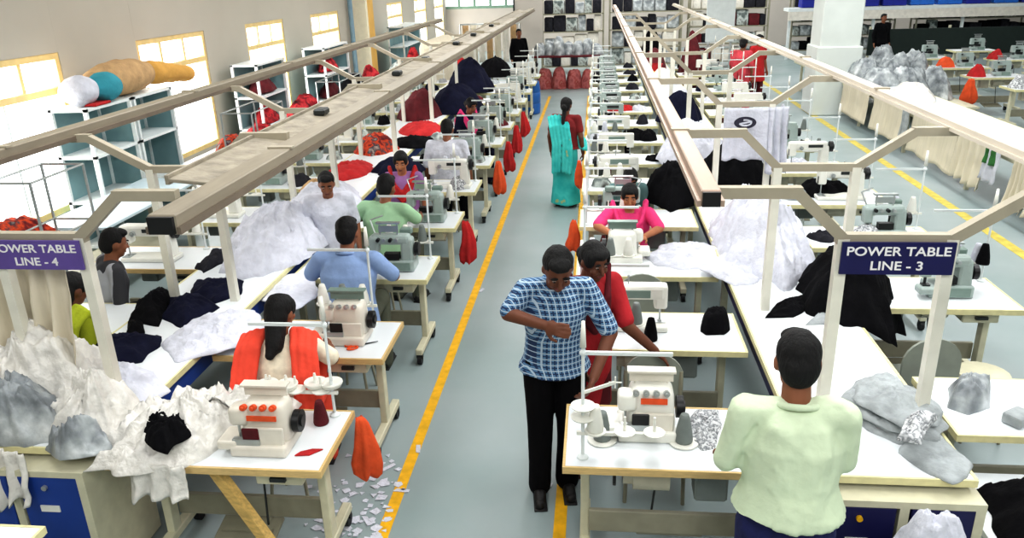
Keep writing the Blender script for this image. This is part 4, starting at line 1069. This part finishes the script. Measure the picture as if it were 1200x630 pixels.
# scraps under the tables and on the aisle floor
rs = random.Random(11); m = MB()
for i in range(150):
    a = rs.gauss(0, 1); b2 = rs.gauss(0, 1); x = -1.42+.16*a; y = 3.62+.36*b2
    if x > -1.16: continue
    r = rs.uniform(.012, .045); n = rs.randint(3, 5); t0 = rs.uniform(0, 6)
    pts = [(x+r*math.cos(t0+2*PI*j/n)*rs.uniform(.6, 1.2), y+r*math.sin(t0+2*PI*j/n)*rs.uniform(.5, 1.1)) for j in range(n)]
    m.prism(pts, 'z', .001+.0002*i % .004, .004+.0002*(i % 20))
o = m.build('fabric_scraps', MATS['cloth_white']); center_obj(o); tag(o, 'scatter of white fabric scraps on the floor beside the front left table', 'scraps', None, 'stuff')
for i, (px, py) in enumerate(((470,575),(455,548),(490,527),(896,0),(640,570),(565,340),(430,610))):
    if px == 896: continue
    q = atz(px, py, 0); o = MB().prism([(-.05,-.012),(.05,-.018),(.055,.012),(-.03,.016)], 'z', .003, .006).build('fabric_scrap', MATS['cloth_white']); o.location = (q.x, q.y, .001); o.rotation_euler = (0, 0, i*.9)
    tag(o, 'single white fabric scrap on the aisle floor, %s from the front' % ORD[{470:2,455:3,490:4,640:1,565:5,430:0}[px]], 'scrap', 'scraps on the aisle floor')

# small piles of work lying on the tables further down
rc = random.Random(23)
for key, k0, k1 in (('RA', 4, 14), ('LA', 4, 13), ('RB', 3, 13), ('LB', 3, 11)):
    r = rows[key]
    for k in range(k0, k1):
        y = r['ys'][k]
        for j in range(2):
            col = rc.choice(['cloth_black', 'cloth_char', 'cloth_grey', 'cut_pieces', 'clutter', 'cloth_white', 'cloth_navy', 'cloth_maroon', 'clutter'])
            nm = {'cloth_black': 'black', 'cloth_char': 'charcoal', 'cloth_grey': 'pale grey', 'cut_pieces': 'speckled', 'clutter': 'mixed grey', 'cloth_white': 'white', 'cloth_navy': 'navy', 'cloth_maroon': 'maroon'}[col]
            s = -1 if r['rz'] else 1
            x = r['x'] + s*((-.34, .34)[j]+rc.uniform(-.05, .05)) if key != 'LB' else r['x']+(.32, -.3)[j]
            if j and rc.random() < .4: continue
            farcloth('%s pile of work near the %s end, %s table, %s' % (nm, ('inner', 'outer')[j], ORD[k], r['where']), x, y+r['D']*.45, rc.uniform(.10, .17), rc.uniform(.10, .19), rc.uniform(.05, .13), col, 300+k*7+j*3, z=TH+.001, cat='work pile', name='work_pile', p=3.5)
# goods stored under the tables further down
for key, k0, k1 in (('RA', 3, 12), ('RB', 2, 10), ('LB', 2, 9)):
    r = rows[key]
    for k in range(k0, k1):
        col = rc.choice(['cloth_black', 'cloth_char', 'clutter', 'cloth_maroon', 'clutter'])
        nm = {'cloth_black': 'black', 'cloth_char': 'charcoal', 'clutter': 'mixed grey', 'cloth_maroon': 'maroon'}[col]
        farcloth('%s bundle stored beneath the %s table, %s' % (nm, ORD[k], r['where']), r['x']+rc.uniform(-.1, .2)*(1 if r['rz'] == 0 else -1), r['ys'][k]+.12, .24, .12, .36, col, 400+k, z=.004, cat='bundle', name='bundle', p=5)
# ------------------------------------------------------------------ workers
def wl(loc, rz, p):
    return Matrix.Rotation(-rz, 3, 'Z') @ (Vector(p)-Vector(loc))
def P2(label, loc, rz, h, armsw=None, **k):
    """arms given as world (elbow, wrist): +1 the person's +x side, -1 the -x side (facing -y at rz 0)"""
    loc = Vector(loc)
    if armsw: armsw = {s: tuple(wl(loc, rz, p) for p in armsw[s]) for s in armsw}
    return person(label, loc, rz, h, arms=armsw, **k)
# man in the check shirt, standing in the aisle, looking down at what he holds to his chest
ms = P2('person in blue checked shirt and black trousers standing in the aisle', (-.22, 4.02, 0), .12, 1.69,
   {-1: ((-.465, 3.87, 1.25), (-.25, 3.68, 1.27)), 1: ((.09, 3.95, 1.11), (.0, 3.76, .93))},
   lean=.13, pitch=.55, yaw=.08, top='shirt_check', sleeve='half', hem=-.05, bottom='trousers', bottom_mat='trouser_black', skin='skin_dark', seed=2, collar=True, build=.98,
   feet={1: (.07, .05), -1: (-.10, .0)}, palms={-1: (0, 1, -.3), 1: (-1, 0, 0)}, curl=.7)
wo = P2('person in maroon tunic behind the checked shirt, reaching to the table', (-.06, 4.33, 0), .35, 1.57,
   {1: ((.19, 4.22, 1.03), (.36, 4.24, .86)), -1: ((-.16, 4.24, 1.05), (-.08, 4.12, .85))},
   lean=.14, pitch=.25, yaw=.25, top='kurta_maroon', sleeve='half', hem=-.42, bottom='kurta', bottom_mat='maroon_dark', hair='bun', skin='skin_dark', seed=3, palms={1: (0, 0, -1), -1: (1, 0, 0)}, curl=.25, shoe='shoe_brown', scarf=('maroon_dark', 'front'))
P2('person in pale green long-sleeved shirt seen from behind at the right', (.755, 2.63, 0), PI-.08, 1.72,
   {-1: ((.955, 2.68, 1.19), (.93, 2.92, 1.07)), 1: ((.52, 2.68, 1.18), (.58, 2.94, 1.04))},
   lean=.10, pitch=.22, yaw=0, top='shirt_green', sleeve='long', hem=.055, bottom='trousers', bottom_mat='jeans', collar=True, seed=5, build=1.04, fold=.034, palms={1: (0, 0, -1), -1: (0, 0, -1)}, skin='skin')
S = dict(pose='sit', fine=False)
P2('person in bright pink top sewing at the third aisle table of line three', (.30, 6.84, 0), 0, 1.55,
   {1: ((.56, 6.62, .86), (.42, 6.45, .84)), -1: ((.02, 6.62, .88), (.16, 6.46, .85))}, lean=.16, pitch=.12, top='pink', sleeve='half', bottom='skirt', bottom_mat='pink', hair='bun', seed=6, scarf=('pink', 'front'), skin='skin_light', build=1.12, pose='sit', palms={1: (0, 0, -1), -1: (0, 0, -1)})
P2('person in grey teal top bent over work behind the pink-clad worker', (.30, 8.05, 0), .15, 1.50, None, lean=.5, pitch=.35, top='teal_grey', sleeve='half', bottom='skirt', bottom_mat='teal_grey', hair='bun', seed=7, **S)
P2('person in teal sari walking away along the aisle with a long braid', (-.40, 10.35, 0), PI-.25, 1.46, None, lean=.05, pitch=0, top='blouse_red', sleeve='short', hem=.0, bottom='sari', bottom_mat='sari_teal', hair='bunbraid', seed=8, scarf=('sari_teal', 'sari'), fine=True, shoe='shoe_brown', build=1.1, skin='skin_dark')
P2('person with coral scarf over a cream tunic seated facing away on line four', (-1.80, 3.88, 0), PI+.1, 1.58,
   {1: ((-2.06, 3.98, .88), (-1.95, 4.20, .84)), -1: ((-1.52, 3.98, .90), (-1.62, 4.22, .85))}, lean=.12, pitch=.15, yaw=-.25, top='kurta_cream', sleeve='half', bottom='kurta', bottom_mat='coral', hair='long', seed=9, scarf=('coral', 'both'), pose='sit', build=1.05, seat=.52)
P2('person in light blue shirt seated facing away at the third aisle table of line four', (-1.80, 5.18, 0), PI, 1.66,
   {1: ((-2.12, 5.32, .90), (-1.98, 5.60, .86)), -1: ((-1.48, 5.32, .90), (-1.62, 5.60, .86))}, lean=.14, pitch=.2, top='shirt_blue', sleeve='half', bottom='trousers', bottom_mat='trouser_olive', collar=True, seed=10, pose='sit', build=1.18, fine=True, seat=.55)
P2('person in white shirt standing behind the white fabric heap on line four', (-2.33, 6.47, 0), .3, 1.47, None, lean=.15, pitch=.3, top='cloth_white', sleeve='half', seed=11, bottom='trousers', bottom_mat='trouser_black', fine=False, build=1.1)
P2('person in mint green shirt seated facing away at the fourth aisle table of line four', (-1.90, 6.60, 0), PI-.2, 1.66,
   {1: ((-2.20, 6.70, .92), (-2.05, 6.95, .86)), -1: ((-1.60, 6.68, .92), (-1.64, 6.98, .86))}, lean=.14, pitch=.25, top='shirt_mint', sleeve='half', bottom='trousers', bottom_mat='trouser_olive', seed=12, pose='sit', fine=False, build=1.15, seat=.52)
P2('person with red scarf and purple top facing the camera on line four', (-2.04, 8.02, 0), .1, 1.58, None, lean=.10, pitch=.2, top='purple', sleeve='half', bottom='kurta', bottom_mat='purple', hair='bun', seed=13, scarf=('cloth_red', 'front'), skin='skin_light', seat=.50, **S)
P2('person in white shirt with dark hair facing away further down line four', (-1.80, 9.25, 0), PI, 1.66, None, lean=.16, pitch=.3, top='cloth_white', sleeve='half', seed=14, seat=.55, build=1.2, **S)
P2('person in lime green dress half hidden by the line four sign post', (-3.40, 4.28, 0), PI-.4, 1.56, None, lean=.12, pitch=.3, top='lime', sleeve='half', bottom='kurta', bottom_mat='lime', hair='long', seed=15, scarf=('lime', 'both'), skin='skin_dark', seat=.50, **S)
P2('person in grey striped shirt seated by the window-side table', (-3.72, 5.22, 0), PI-.75, 1.60, None, lean=.15, pitch=.2, top='plaid_grey', sleeve='half', seed=16, seat=.48, **S)
P2('person in dark clothes and pink scarf at the far part of line four', (-1.95, 11.75, 0), .8, 1.60, None, lean=.15, pitch=.3, top='cloth_navy', sleeve='half', bottom='kurta', bottom_mat='cloth_navy', hair='bun', seed=17, scarf=('pink', 'front'), seat=.50, **S)
P2('person in rose red dress standing far right near the white column', (3.05, 17.4, 0), 2.6, 1.60, None, top='rose', sleeve='half', bottom='sari', bottom_mat='rose', hair='bun', seed=18, fine=False, scarf=('rose', 'sari'), hem=0.)
P2('person in red top standing just behind the rose red dress', (3.6, 18.6, 0), .5, 1.58, None, top='cloth_red', sleeve='half', bottom='kurta', bottom_mat='cloth_maroon', hair='bun', seed=19, fine=False, hem=-.3)
P2('person in dark clothes standing at the far end with a white cap', (-2.1, 22.0, 0), .3, 1.60, None, top='cloth_black', sleeve='long', seed=20, fine=False)
P2('person in black standing among the grey bags at the far right', (8.2, 24.6, 0), .2, 1.62, None, top='cloth_black', sleeve='long', seed=21, fine=False)
for x, y, z, l in ((-1.80, 5.15, 0, 'in light blue'), (-1.92, 6.52, 0, 'in mint green'), (-1.80, 3.86, 0, 'with the coral scarf'), (.30, 6.86, 0, 'in bright pink'), (-1.80, 9.27, 0, 'in white further down line four'), (-2.04, 8.04, 0, 'with the red scarf')):
    stool('steel stool under the worker %s' % l, (x, y, z), 'stools')
# ------------------------------------------------------------------ window side: shelves and wall tables
def shelf_unit(label, x, y0, y1, h=1.72, d=.45, n=4, group='steel shelves along the left wall', back='shelf_teal', loc=None, rz=0.):
    L = y1-y0
    t = thing('shelf_unit', label, 'shelf', loc or (x, (y0+y1)/2, 0), rz, group)
    for sx in (1, -1):
        for sy in (1, -1): MB().box((sx*(d/2-.02), sy*(L/2-.02), h/2), (.04, .04, h)).build('upright', MATS['shelf_white'], t)
    for i in range(n): MB().box((0, 0, .12+i*(h-.14)/(n-1)), (d, L, .03)).build('shelf', MATS['shelf_white' if i < n-1 else 'shelf_white'], t)
    if back: MB().box((-d/2+.005, 0, h/2), (.012, L-.06, h-.1)).build('back_panel', MATS[back], t); 
    if back: MB().box((0, L/2-.012, h/2), (d-.06, .01, h-.1)).build('side_panel', MATS[back], t)
    return t
shelf_unit('steel shelf with teal back panels nearest the camera by the wall', -5.80, 8.15, 9.05)
shelf_unit('second steel shelf with teal back panels under the fabric bundle', -5.80, 9.1, 10.0)
shelf_unit('steel shelf loaded with red cloth below the third window', -5.72, 12.6, 13.8)
shelf_unit('steel shelf loaded with red cloth below the fourth window', -5.6, 15.6, 17.2)
shelf_unit('steel shelf far along the left wall beyond the yellow pilaster', -5.5, 22.0, 24.2)
# fabric bundle lying on the shelves
t = thing('fabric_bundle', 'beige wrapped fabric bundle lying on top of the teal shelves', 'bundle', (-5.78, 9.1, 1.72))
m = MB(); m.sph((0, .15, .21), (.24, .75, .21), 20); me = remesh('wrap', m, .03, 2, .02, 6, 3); mkobj('wrap', me, MATS['cloth_tan'], t)
m = MB(); m.sph((.02, -.72, .17), (.20, .22, .17), 16); mkobj('white_end', remesh('white_end', m, .03, 2, .02, 9, 4), MATS['cloth_white'], t)
m = MB(); m.sph((.10, -.38, .17), (.20, .24, .17), 16); mkobj('teal_band', remesh('teal_band', m, .03, 2, .01, 9, 5), pm('cloth_teal', (60,150,165), .9, bump=.3), t)
m = MB(); m.box((.12, -.62, .015), (.2, .3, .03), bev=.01); m.build('red_trim', MATS['cloth_red'], t)
o = MB(); cap(o, (-5.72, 9.85, 1.90), (-5.60, 10.55, 1.80), .15, .10, 18); o = mkobj('fabric_roll', remesh('fabric_roll', o, .025, 2, .015, 8, 8), pm('cloth_ochre', (206,160,84), .9, bump=.3)); center_obj(o); o.location.z = 1.725; tag(o, 'ochre fabric roll drooping off the end of the beige bundle', 'roll')
def wall_table(label, x, y0, y1, w=.75, mat='tabletop_blue', h=.76):
    t = thing('side_table', label, 'table', (x, (y0+y1)/2, 0), 0, 'tables along the left wall')
    L = y1-y0; MB().box((0, 0, h-.015), (w, L, .03), bev=.004).build('table_top', MATS[mat], t)
    for sx in (1, -1):
        for sy in (1, -1): MB().box((sx*(w/2-.05), sy*(L/2-.06), h/2-.015), (.045, .045, h-.03)).build('leg', MATS['bar_grey'], t)
    MB().box((0, 0, .25), (w-.1, L-.1, .02)).build('lower_shelf', MATS['bar_grey'], t)
wall_table('pale blue topped table in front of the first teal shelf', -5.15, 6.9, 8.9)
wall_table('pale table by the wall under the first window', -5.3, 4.9, 6.8)
wall_table('pale table by the wall holding the orange garments', -5.05, 9.6, 11.8)
wall_table('pale table by the wall holding red garments', -5.0, 12.2, 14.6)
wall_table('pale table far along the wall holding dark garments', -4.9, 15.0, 17.6)
wall_table('grey table beyond the yellow pilaster', -4.8, 18.4, 21.4)
def wheap(label, x, y, rx, ry, h, mat, sd, z=.762): return farcloth(label, x, y, rx, ry, h, mat, sd, z=z)
wheap('heap of orange, red and dark garments at the left edge under the first window', -5.25, 6.2, .38, .55, .28, 'cloth_mixed', 101)
wheap('rounded heap of orange garments on the wall table beyond the teal shelves', -5.0, 10.4, .28, .40, .22, 'cloth_mixed', 102)
wheap('red garments spread on the wall table under the third window', -5.0, 11.3, .30, .42, .22, 'cloth_redmix', 103)
wheap('heap of dark red garments on the wall table', -5.0, 13.2, .34, .8, .36, 'cloth_redmix', 104)
wheap('heap of black garments on the far wall table', -4.95, 15.9, .36, .7, .40, 'cloth_black', 105)
wheap('dark red heap at the far end of the wall tables', -4.9, 17.1, .30, .4, .40, 'cloth_redmix', 106)
wheap('grey garments on the table beyond the pilaster', -4.8, 19.4, .30, .8, .35, 'clutter', 107)
wheap('red garments on the table beyond the pilaster', -4.8, 20.8, .25, .4, .50, 'cloth_redmix', 108)
for i, (y0, ys) in enumerate(((12.6, 13.2), (15.6, 16.4))):
    for j, z in enumerate((.70, 1.22)):
        farcloth('red and dark cloth on the %s shelf under the %s window' % (('middle', 'upper')[j], ('third', 'fourth')[i]), (-5.72, -5.6)[i], ys, .19, .50, .26, ('cloth_redmix', 'cloth_maroon')[(i+j) % 2], 110+i*2+j, z=z)
# wire garment rack in front of the shelves
def wire_rack(label, x, y, L, h):
    t = thing('wire_rack', label, 'rack', (x, y, 0), 0, 'wire racks by the wall tables')
    for s in (1, -1):
        for q in (1, -1): MB().cyl((s*.2, q*L/2, 0), (s*.2, q*L/2, h), .012, n=8).build('upright', MATS['steel'], t)
    for z in (h, h*.66, h*.3):
        m = MB(); 
        for s in (1, -1): m.cyl((s*.2, -L/2, z), (s*.2, L/2, z), .010, n=8); m.cyl((-.2, s*L/2, z), (.2, s*L/2, z), .010, n=8)
        m.build('rung', MATS['steel'], t)
wire_rack('steel wire rack by the orange garments', -4.45, 9.9, 1.0, 1.45); wire_rack('steel wire rack at the left edge by the first window', -4.75, 6.1, .7, 1.5); wire_rack('steel wire rack by the dark red garments', -4.4, 13.4, 1.2, 1.4)
# beige padded blocks at the far left end
t = thing('padded_block', 'beige fabric-covered block behind the tray rail at the far left', 'block', (-3.75, 20.6, 0)); MB().box((0, 0, .75), (1.1, 2.6, 1.5), bev=.15, seg=3).build('cover', MATS['cloth_tan' if False else 'cloth_cream'], t)
t = thing('clothes_rail', 'rack of pale hanging garments near the far partition', 'rack', (-3.2, 24.4, 0))
MB().cyl((-.9, 0, 1.6), (.9, 0, 1.6), .02).build('rail', MATS['steel'], t)
for s in (1, -1): MB().cyl((s*.9, 0, 0), (s*.9, 0, 1.6), .02).build('upright', MATS['steel'], t)
for i in range(7):
    o = mkobj('hanging_garment', hang_mesh('hanging_garment', (-4.0+i*.24, 24.25), (-3.82+i*.24, 24.25), 1.58, .5, 1, .03, .02, i, 10, 8), MATS[('cloth_tan', 'cloth_cream', 'cloth_offwhite')[i % 3]]); center_obj(o)
    tag(o, '%s garment hanging on the far rack, %s from the left' % (('tan', 'cream', 'off-white')[i % 3], ORD[i]), 'garment', 'garments on the far rack')
# blue drum at the end of line 4
t = thing('drum', 'blue plastic drum at the far end of the left yellow line', 'drum', (-1.48, 17.9, 0)); MB().lathe([(.20, 0), (.22, .02), (.23, .22), (.22, .24), (.23, .26), (.23, .46), (.22, .48), (.23, .5), (.21, .68), (.20, .69)], n=22).build('shell', MATS['drum_blue'], t, auto=True); MB().lathe([(.205, 0), (.205, .03), (.1, .04)], (0, 0, .685), 22).build('lid', MATS['drum_blue'], t, auto=True)
# table of pink bundles across the end of the aisle
t = thing('packing_table', 'long table across the far end of the aisle with pink bundles beneath', 'table', (-.78, 22.2, 0)); MB().box((0, 0, .86), (1.9, .9, .04)).build('table_top', MATS['cloth_maroon'], t)
for sx in (1, -1):
    for sy in (1, -1): MB().box((sx*.88, sy*.38, .42), (.06, .06, .84)).build('leg', MATS['bar_grey'], t)
for i in range(4): farcloth('pink wrapped bundle under the far packing table, %s from the left' % ORD[i], -1.40+i*.40, 22.0, .24, .30, .50, 'bundle_pink', 120+i, z=.01, cat='bundle', name='bundle', p=5)
for i in range(7): farcloth('grey garment bag on the far packing table, %s from the left' % ORD[i], -1.55+i*.26, 22.2+.1*(i % 2), .20, .34, .26+.06*(i % 3), 'plastic_grey', 130+i, z=.885, cat='bag', name='garment_bag', p=4)
# racks of goods behind
def goods_rack(label, x, y, W, h, sd, n=4, mats=('clutter', 'cloth_offwhite', 'plastic_grey', 'cloth_char')):
    t = thing('goods_rack', label, 'rack', (x, y, 0), 0, 'racks of goods at the far end')
    for sx in (1, -1):
        for sy in (1, -1): MB().box((sx*W/2, sy*.25, h/2), (.05, .05, h)).build('upright', MATS['bar_grey'], t)
    for i in range(n): MB().box((0, 0, .2+i*(h-.2)/n), (W, .55, .03)).build('shelf', MATS['bar_grey'], t)
    r = random.Random(sd)
    for i in range(n):
        z = .215+i*(h-.2)/n; x0 = -W/2+.08; j = 0
        while x0 < W/2-.2:
            w = r.uniform(.22, .40); hh = r.uniform((h-.2)/n*.55, (h-.2)/n-.05); mt = r.choice(mats)
            if x0+w > W/2-.05: w = W/2-.05-x0
            m = MB(); m.box((w/2-.01, 0, hh/2), (w-.02, .42, hh), bev=.03, seg=2)
            me = m.mesh('stacked_goods', True)
            for v in me.vertices: v.co += Vector((0, 1, .6))*.025*noise.noise(v.co*6+Vector((x0+x, i, sd)))
            o = mkobj('stacked_goods', me, MATS[mt]); o.location = (x+x0, y, z)
            nm = {'clutter': 'mixed grey goods', 'cloth_offwhite': 'off-white folded goods', 'plastic_grey': 'grey bagged goods', 'cloth_char': 'charcoal folded goods', 'cloth_maroon': 'maroon folded goods', 'crate_blue': 'dark blue box', 'crate_sky': 'sky blue box', 'cloth_black': 'black folded goods'}[mt]
            tag(o, '%s %s, %s shelf, %s' % (ORD[j] if j < 16 else 'last', nm, ORD[i], label), 'goods', 'goods on the far racks'); x0 += w; j += 1
goods_rack('far rack beside the beige partition', -.75, 25.6, 1.9, 2.3, 1)
goods_rack('far rack behind the end of line three', 1.5, 26.0, 2.2, 2.3, 2)
goods_rack('far rack left of the white column', 4.1, 26.5, 2.4, 2.3, 3, mats=('cloth_maroon', 'clutter', 'cloth_char', 'cloth_offwhite'))
goods_rack('far rack right of the white column', 8.4, 29.4, 3.4, 2.1, 4, mats=('cloth_black', 'cloth_char', 'clutter', 'plastic_grey'))
goods_rack('far rack in the upper right corner', 12.6, 29.4, 3.6, 2.1, 5, mats=('cloth_black', 'cloth_char', 'clutter'))
for i in range(9):
    o = MB().box((0, 0, .17), (.74, .5, .34), bev=.02).build('storage_box', MATS['crate_blue' if i < 4 else ('crate_sky' if i in (4, 5, 7) else 'crate_blue')]); o.location = (7.1+i*.86, 28.4, 1.66); tag(o, 'blue storage box on the white upper ledge, %s from the column' % ORD[i], 'box', 'blue boxes on the far ledge')
t = thing('storage_ledge', 'long white ledge carrying blue boxes at the upper right', 'ledge', (10.5, 28.15, 0)); MB().box((0, .25, 1.60), (8.4, .8, .10)).build('shelf', MATS['shelf_white'], t); MB().box((0, -.12, 1.42), (8.4, .05, .30)).build('front_board', MATS['cloth_offwhite'], t)
for x in (-4.1, -1.4, 1.4, 4.1): MB().box((x, .1, .78), (.08, .08, 1.56)).build('upright', MATS['shelf_white'], t)
# white paper boards and dark garments between line three and the column
o = MB().box((0, 0, .55), (.75, .06, 1.1), bev=.01).build('white_board', MATS['shelf_white']); o.location = (3.3, 22.5, 1.1); tag(o, 'blank white board standing behind the rose red dress', 'board')
t = thing('board_stand', 'steel stand under the blank white board', 'stand', (3.3, 22.5, 0)); m = MB(); m.box((-.3, 0, .55), (.05, .05, 1.1)); m.box((.3, 0, .55), (.05, .05, 1.1)); m.box((0, 0, .02), (.8, .4, .04)); m.build('frame', MATS['steel'], t)
farcloth('tall heap of dark maroon garments left of the rose red dress', 2.2, 19.2, .42, .5, 1.5, 'cloth_maroon', 140, z=.01)
farcloth('tall dark heap behind the far line three frames', 1.35, 20.4, .34, .4, .8, 'cloth_black', 141)
t = thing('bucket', 'red bucket standing on the far part of line three', 'bucket', (1.28, 17.7, .80)); MB().lathe([(.10, 0), (.14, .26), (.15, .27), (.13, .27), (.10, .02)], n=20).build('shell', MATS['cloth_red'], t, auto=True); m = MB(); m.lathe([(.115, .09), (.123, .13), (.125, .13), (.117, .09)], n=20); m.build('band', MATS['floor_yellow'], t)
# ------------------------------------------------------------------ line 2 with its cream curtain
t = power_table('long white table with a cream curtain along the second aisle', 5.05, 5.80, 8.2, 21.5, 'leg_cream')
for i, (y0, y1) in enumerate(((8.4, 9.3), (9.36, 9.75), (10.45, 11.3), (11.36, 13.0), (13.35, 14.9), (15.2, 16.8))):
    o = mkobj('curtain', hang_mesh('curtain', (4.985, y1), (4.985, y0), .83, .16, 2 if i > 2 else 4, .022 if i > 2 else .035, .05, i, 44, 14, sag=-.03), MATS['cloth_cream']); center_obj(o)
    tag(o, 'cream curtain hanging from the second-aisle table, %s from the near end' % ORD[i], 'curtain', 'curtains along the second aisle')
def bag(label, x, y, z, rx, ry, h, mat, sd): return clothw('garment_bag', label, 'bag', blob(x, y, rx, ry, 9, sd), z, h, MATS[mat], 'grey plastic garment bags', seed=sd, amp=.13, f=4, rings=16, nb=64, p=3.5)
bg_ = [(5.4,16.0,.80,.36,.55,.26),(5.42,17.0,.80,.34,.6,.36),(5.42,18.1,.80,.34,.6,.42),(6.1,16.5,.36,.45,.6,.62),(6.2,17.6,.36,.48,.6,.80),(6.3,18.7,.36,.48,.6,.85),(5.45,19.2,.80,.36,.6,.42),(6.9,17.2,.36,.40,.6,.55),(6.9,18.5,.36,.40,.6,.80),(5.45,20.3,.80,.36,.6,.42)]
for i, (x, y, z, rx, ry, h) in enumerate(bg_): bag('grey plastic garment bag heaped past the white column, %s from the near side' % ORD[i], x, y, z, rx, ry, h, 'plastic_grey', 150+i)
t = thing('bag_platform', 'low platform under the grey plastic bags', 'platform', (6.55, 17.7, 0)); MB().box((0, 0, .33), (1.45, 3.6, .04)).build('deck', MATS['leg_cream'], t)
for sx in (1, -1):
    for sy in (1, -1): MB().box((sx*.66, sy*1.7, .155), (.06, .06, .31)).build('leg', MATS['leg_cream'], t)
farcloth('white plastic sheeting heaped on the second-aisle table', 5.45, 14.4, .32, .80, .22, 'plastic_film', 170)
o = mkobj('hanging_garment', hang_mesh('hanging_garment', (4.93, 10.42), (4.93, 10.02), .80, .35, 2, .03, .03, 3, 20, 10), MATS['cloth_white']); center_obj(o); tag(o, 'white garment hanging in the gap between the cream curtains', 'garment')
o = mkobj('hanging_garment', hang_mesh('hanging_garment', (4.97, 10.40), (4.97, 10.10), .82, .55, 2, .02, .02, 5, 20, 10), MATS['cloth_greenleaf']); center_obj(o); o.location.x = 4.90; o.location.z = .56; tag(o, 'green garment hanging in the gap between the cream curtains', 'garment')
o = mkobj('hanging_garment', hang_mesh('hanging_garment', (4.93, 13.30), (4.93, 13.05), .80, .25, 2, .03, .03, 6, 20, 10), MATS['cloth_grey']); center_obj(o); tag(o, 'grey printed garment hanging between curtains further along', 'garment')
t = thing('white_carton', 'tall white panel box at the right edge beyond the second aisle', 'box', (5.9, 9.9, 0)); MB().box((0, 0, .6), (.5, .8, 1.2), bev=.02).build('shell', MATS['shelf_white'], t)
# tables further right
fr = [(8.1, 15.6), (8.1, 17.3), (8.1, 19.0), (9.9, 16.6), (9.9, 18.5), (9.9, 20.4), (8.1, 21.0), (11.8, 20.5), (11.8, 22.5), (9.9, 22.6)]
for i, (x, y) in enumerate(fr):
    lab = 'cream work table at the far right, %s counted from its near left' % ORD[i]
    copy_tree(FAR['RB'], lab, 'work tables at the far right', (x, y, 0), 0)
    copy_tree(FM['F' if False else ('F', False)], 'pale machine on the far right work table, %s counted from its near left' % ORD[i], 'machines at the far right', (x+.1, y, TH), 0)
for i, (x, y, m_, n_) in enumerate(((7.75, 17.3, 'cloth_red', 'red'), (7.8, 19.0, 'cloth_orange', 'orange'), (9.5, 18.5, 'cloth_offwhite', 'off-white'), (9.5, 20.4, 'cloth_red', 'red'), (9.5, 16.6, 'cloth_mixed', 'orange mixed'), (11.4, 20.5, 'cloth_maroon', 'maroon'), (7.75, 15.6, 'cut_pieces', 'patterned grey'))):
    farcloth('%s cloth pile on the far right work tables, %s counted from its near left' % (n_, ORD[i]), x, y, .2, .2, .20, m_, 180+i, z=TH+.001)
corner_bag('orange cloth hanging at the near corner of a far right table', 7.5, 16.95, 'cloth_orange', .5, .16); corner_bag('red cloth hanging between two far right tables', 8.75, 15.3, 'cloth_red', .4, .14)
# black cover boards on frames at the far upper right
t = thing('dark_screen', 'long dark green screen in front of the far ledge', 'screen', (10.4, 25.4, 0)); MB().box((0, 0, .75), (4.6, .06, .75)).build('panel', pm('screen_dark', (26,40,36), .7), t)
for x in (-2.25, 0, 2.25): MB().box((x, .05, .6), (.06, .06, 1.2)).build('post', MATS['leg_cream'], t)
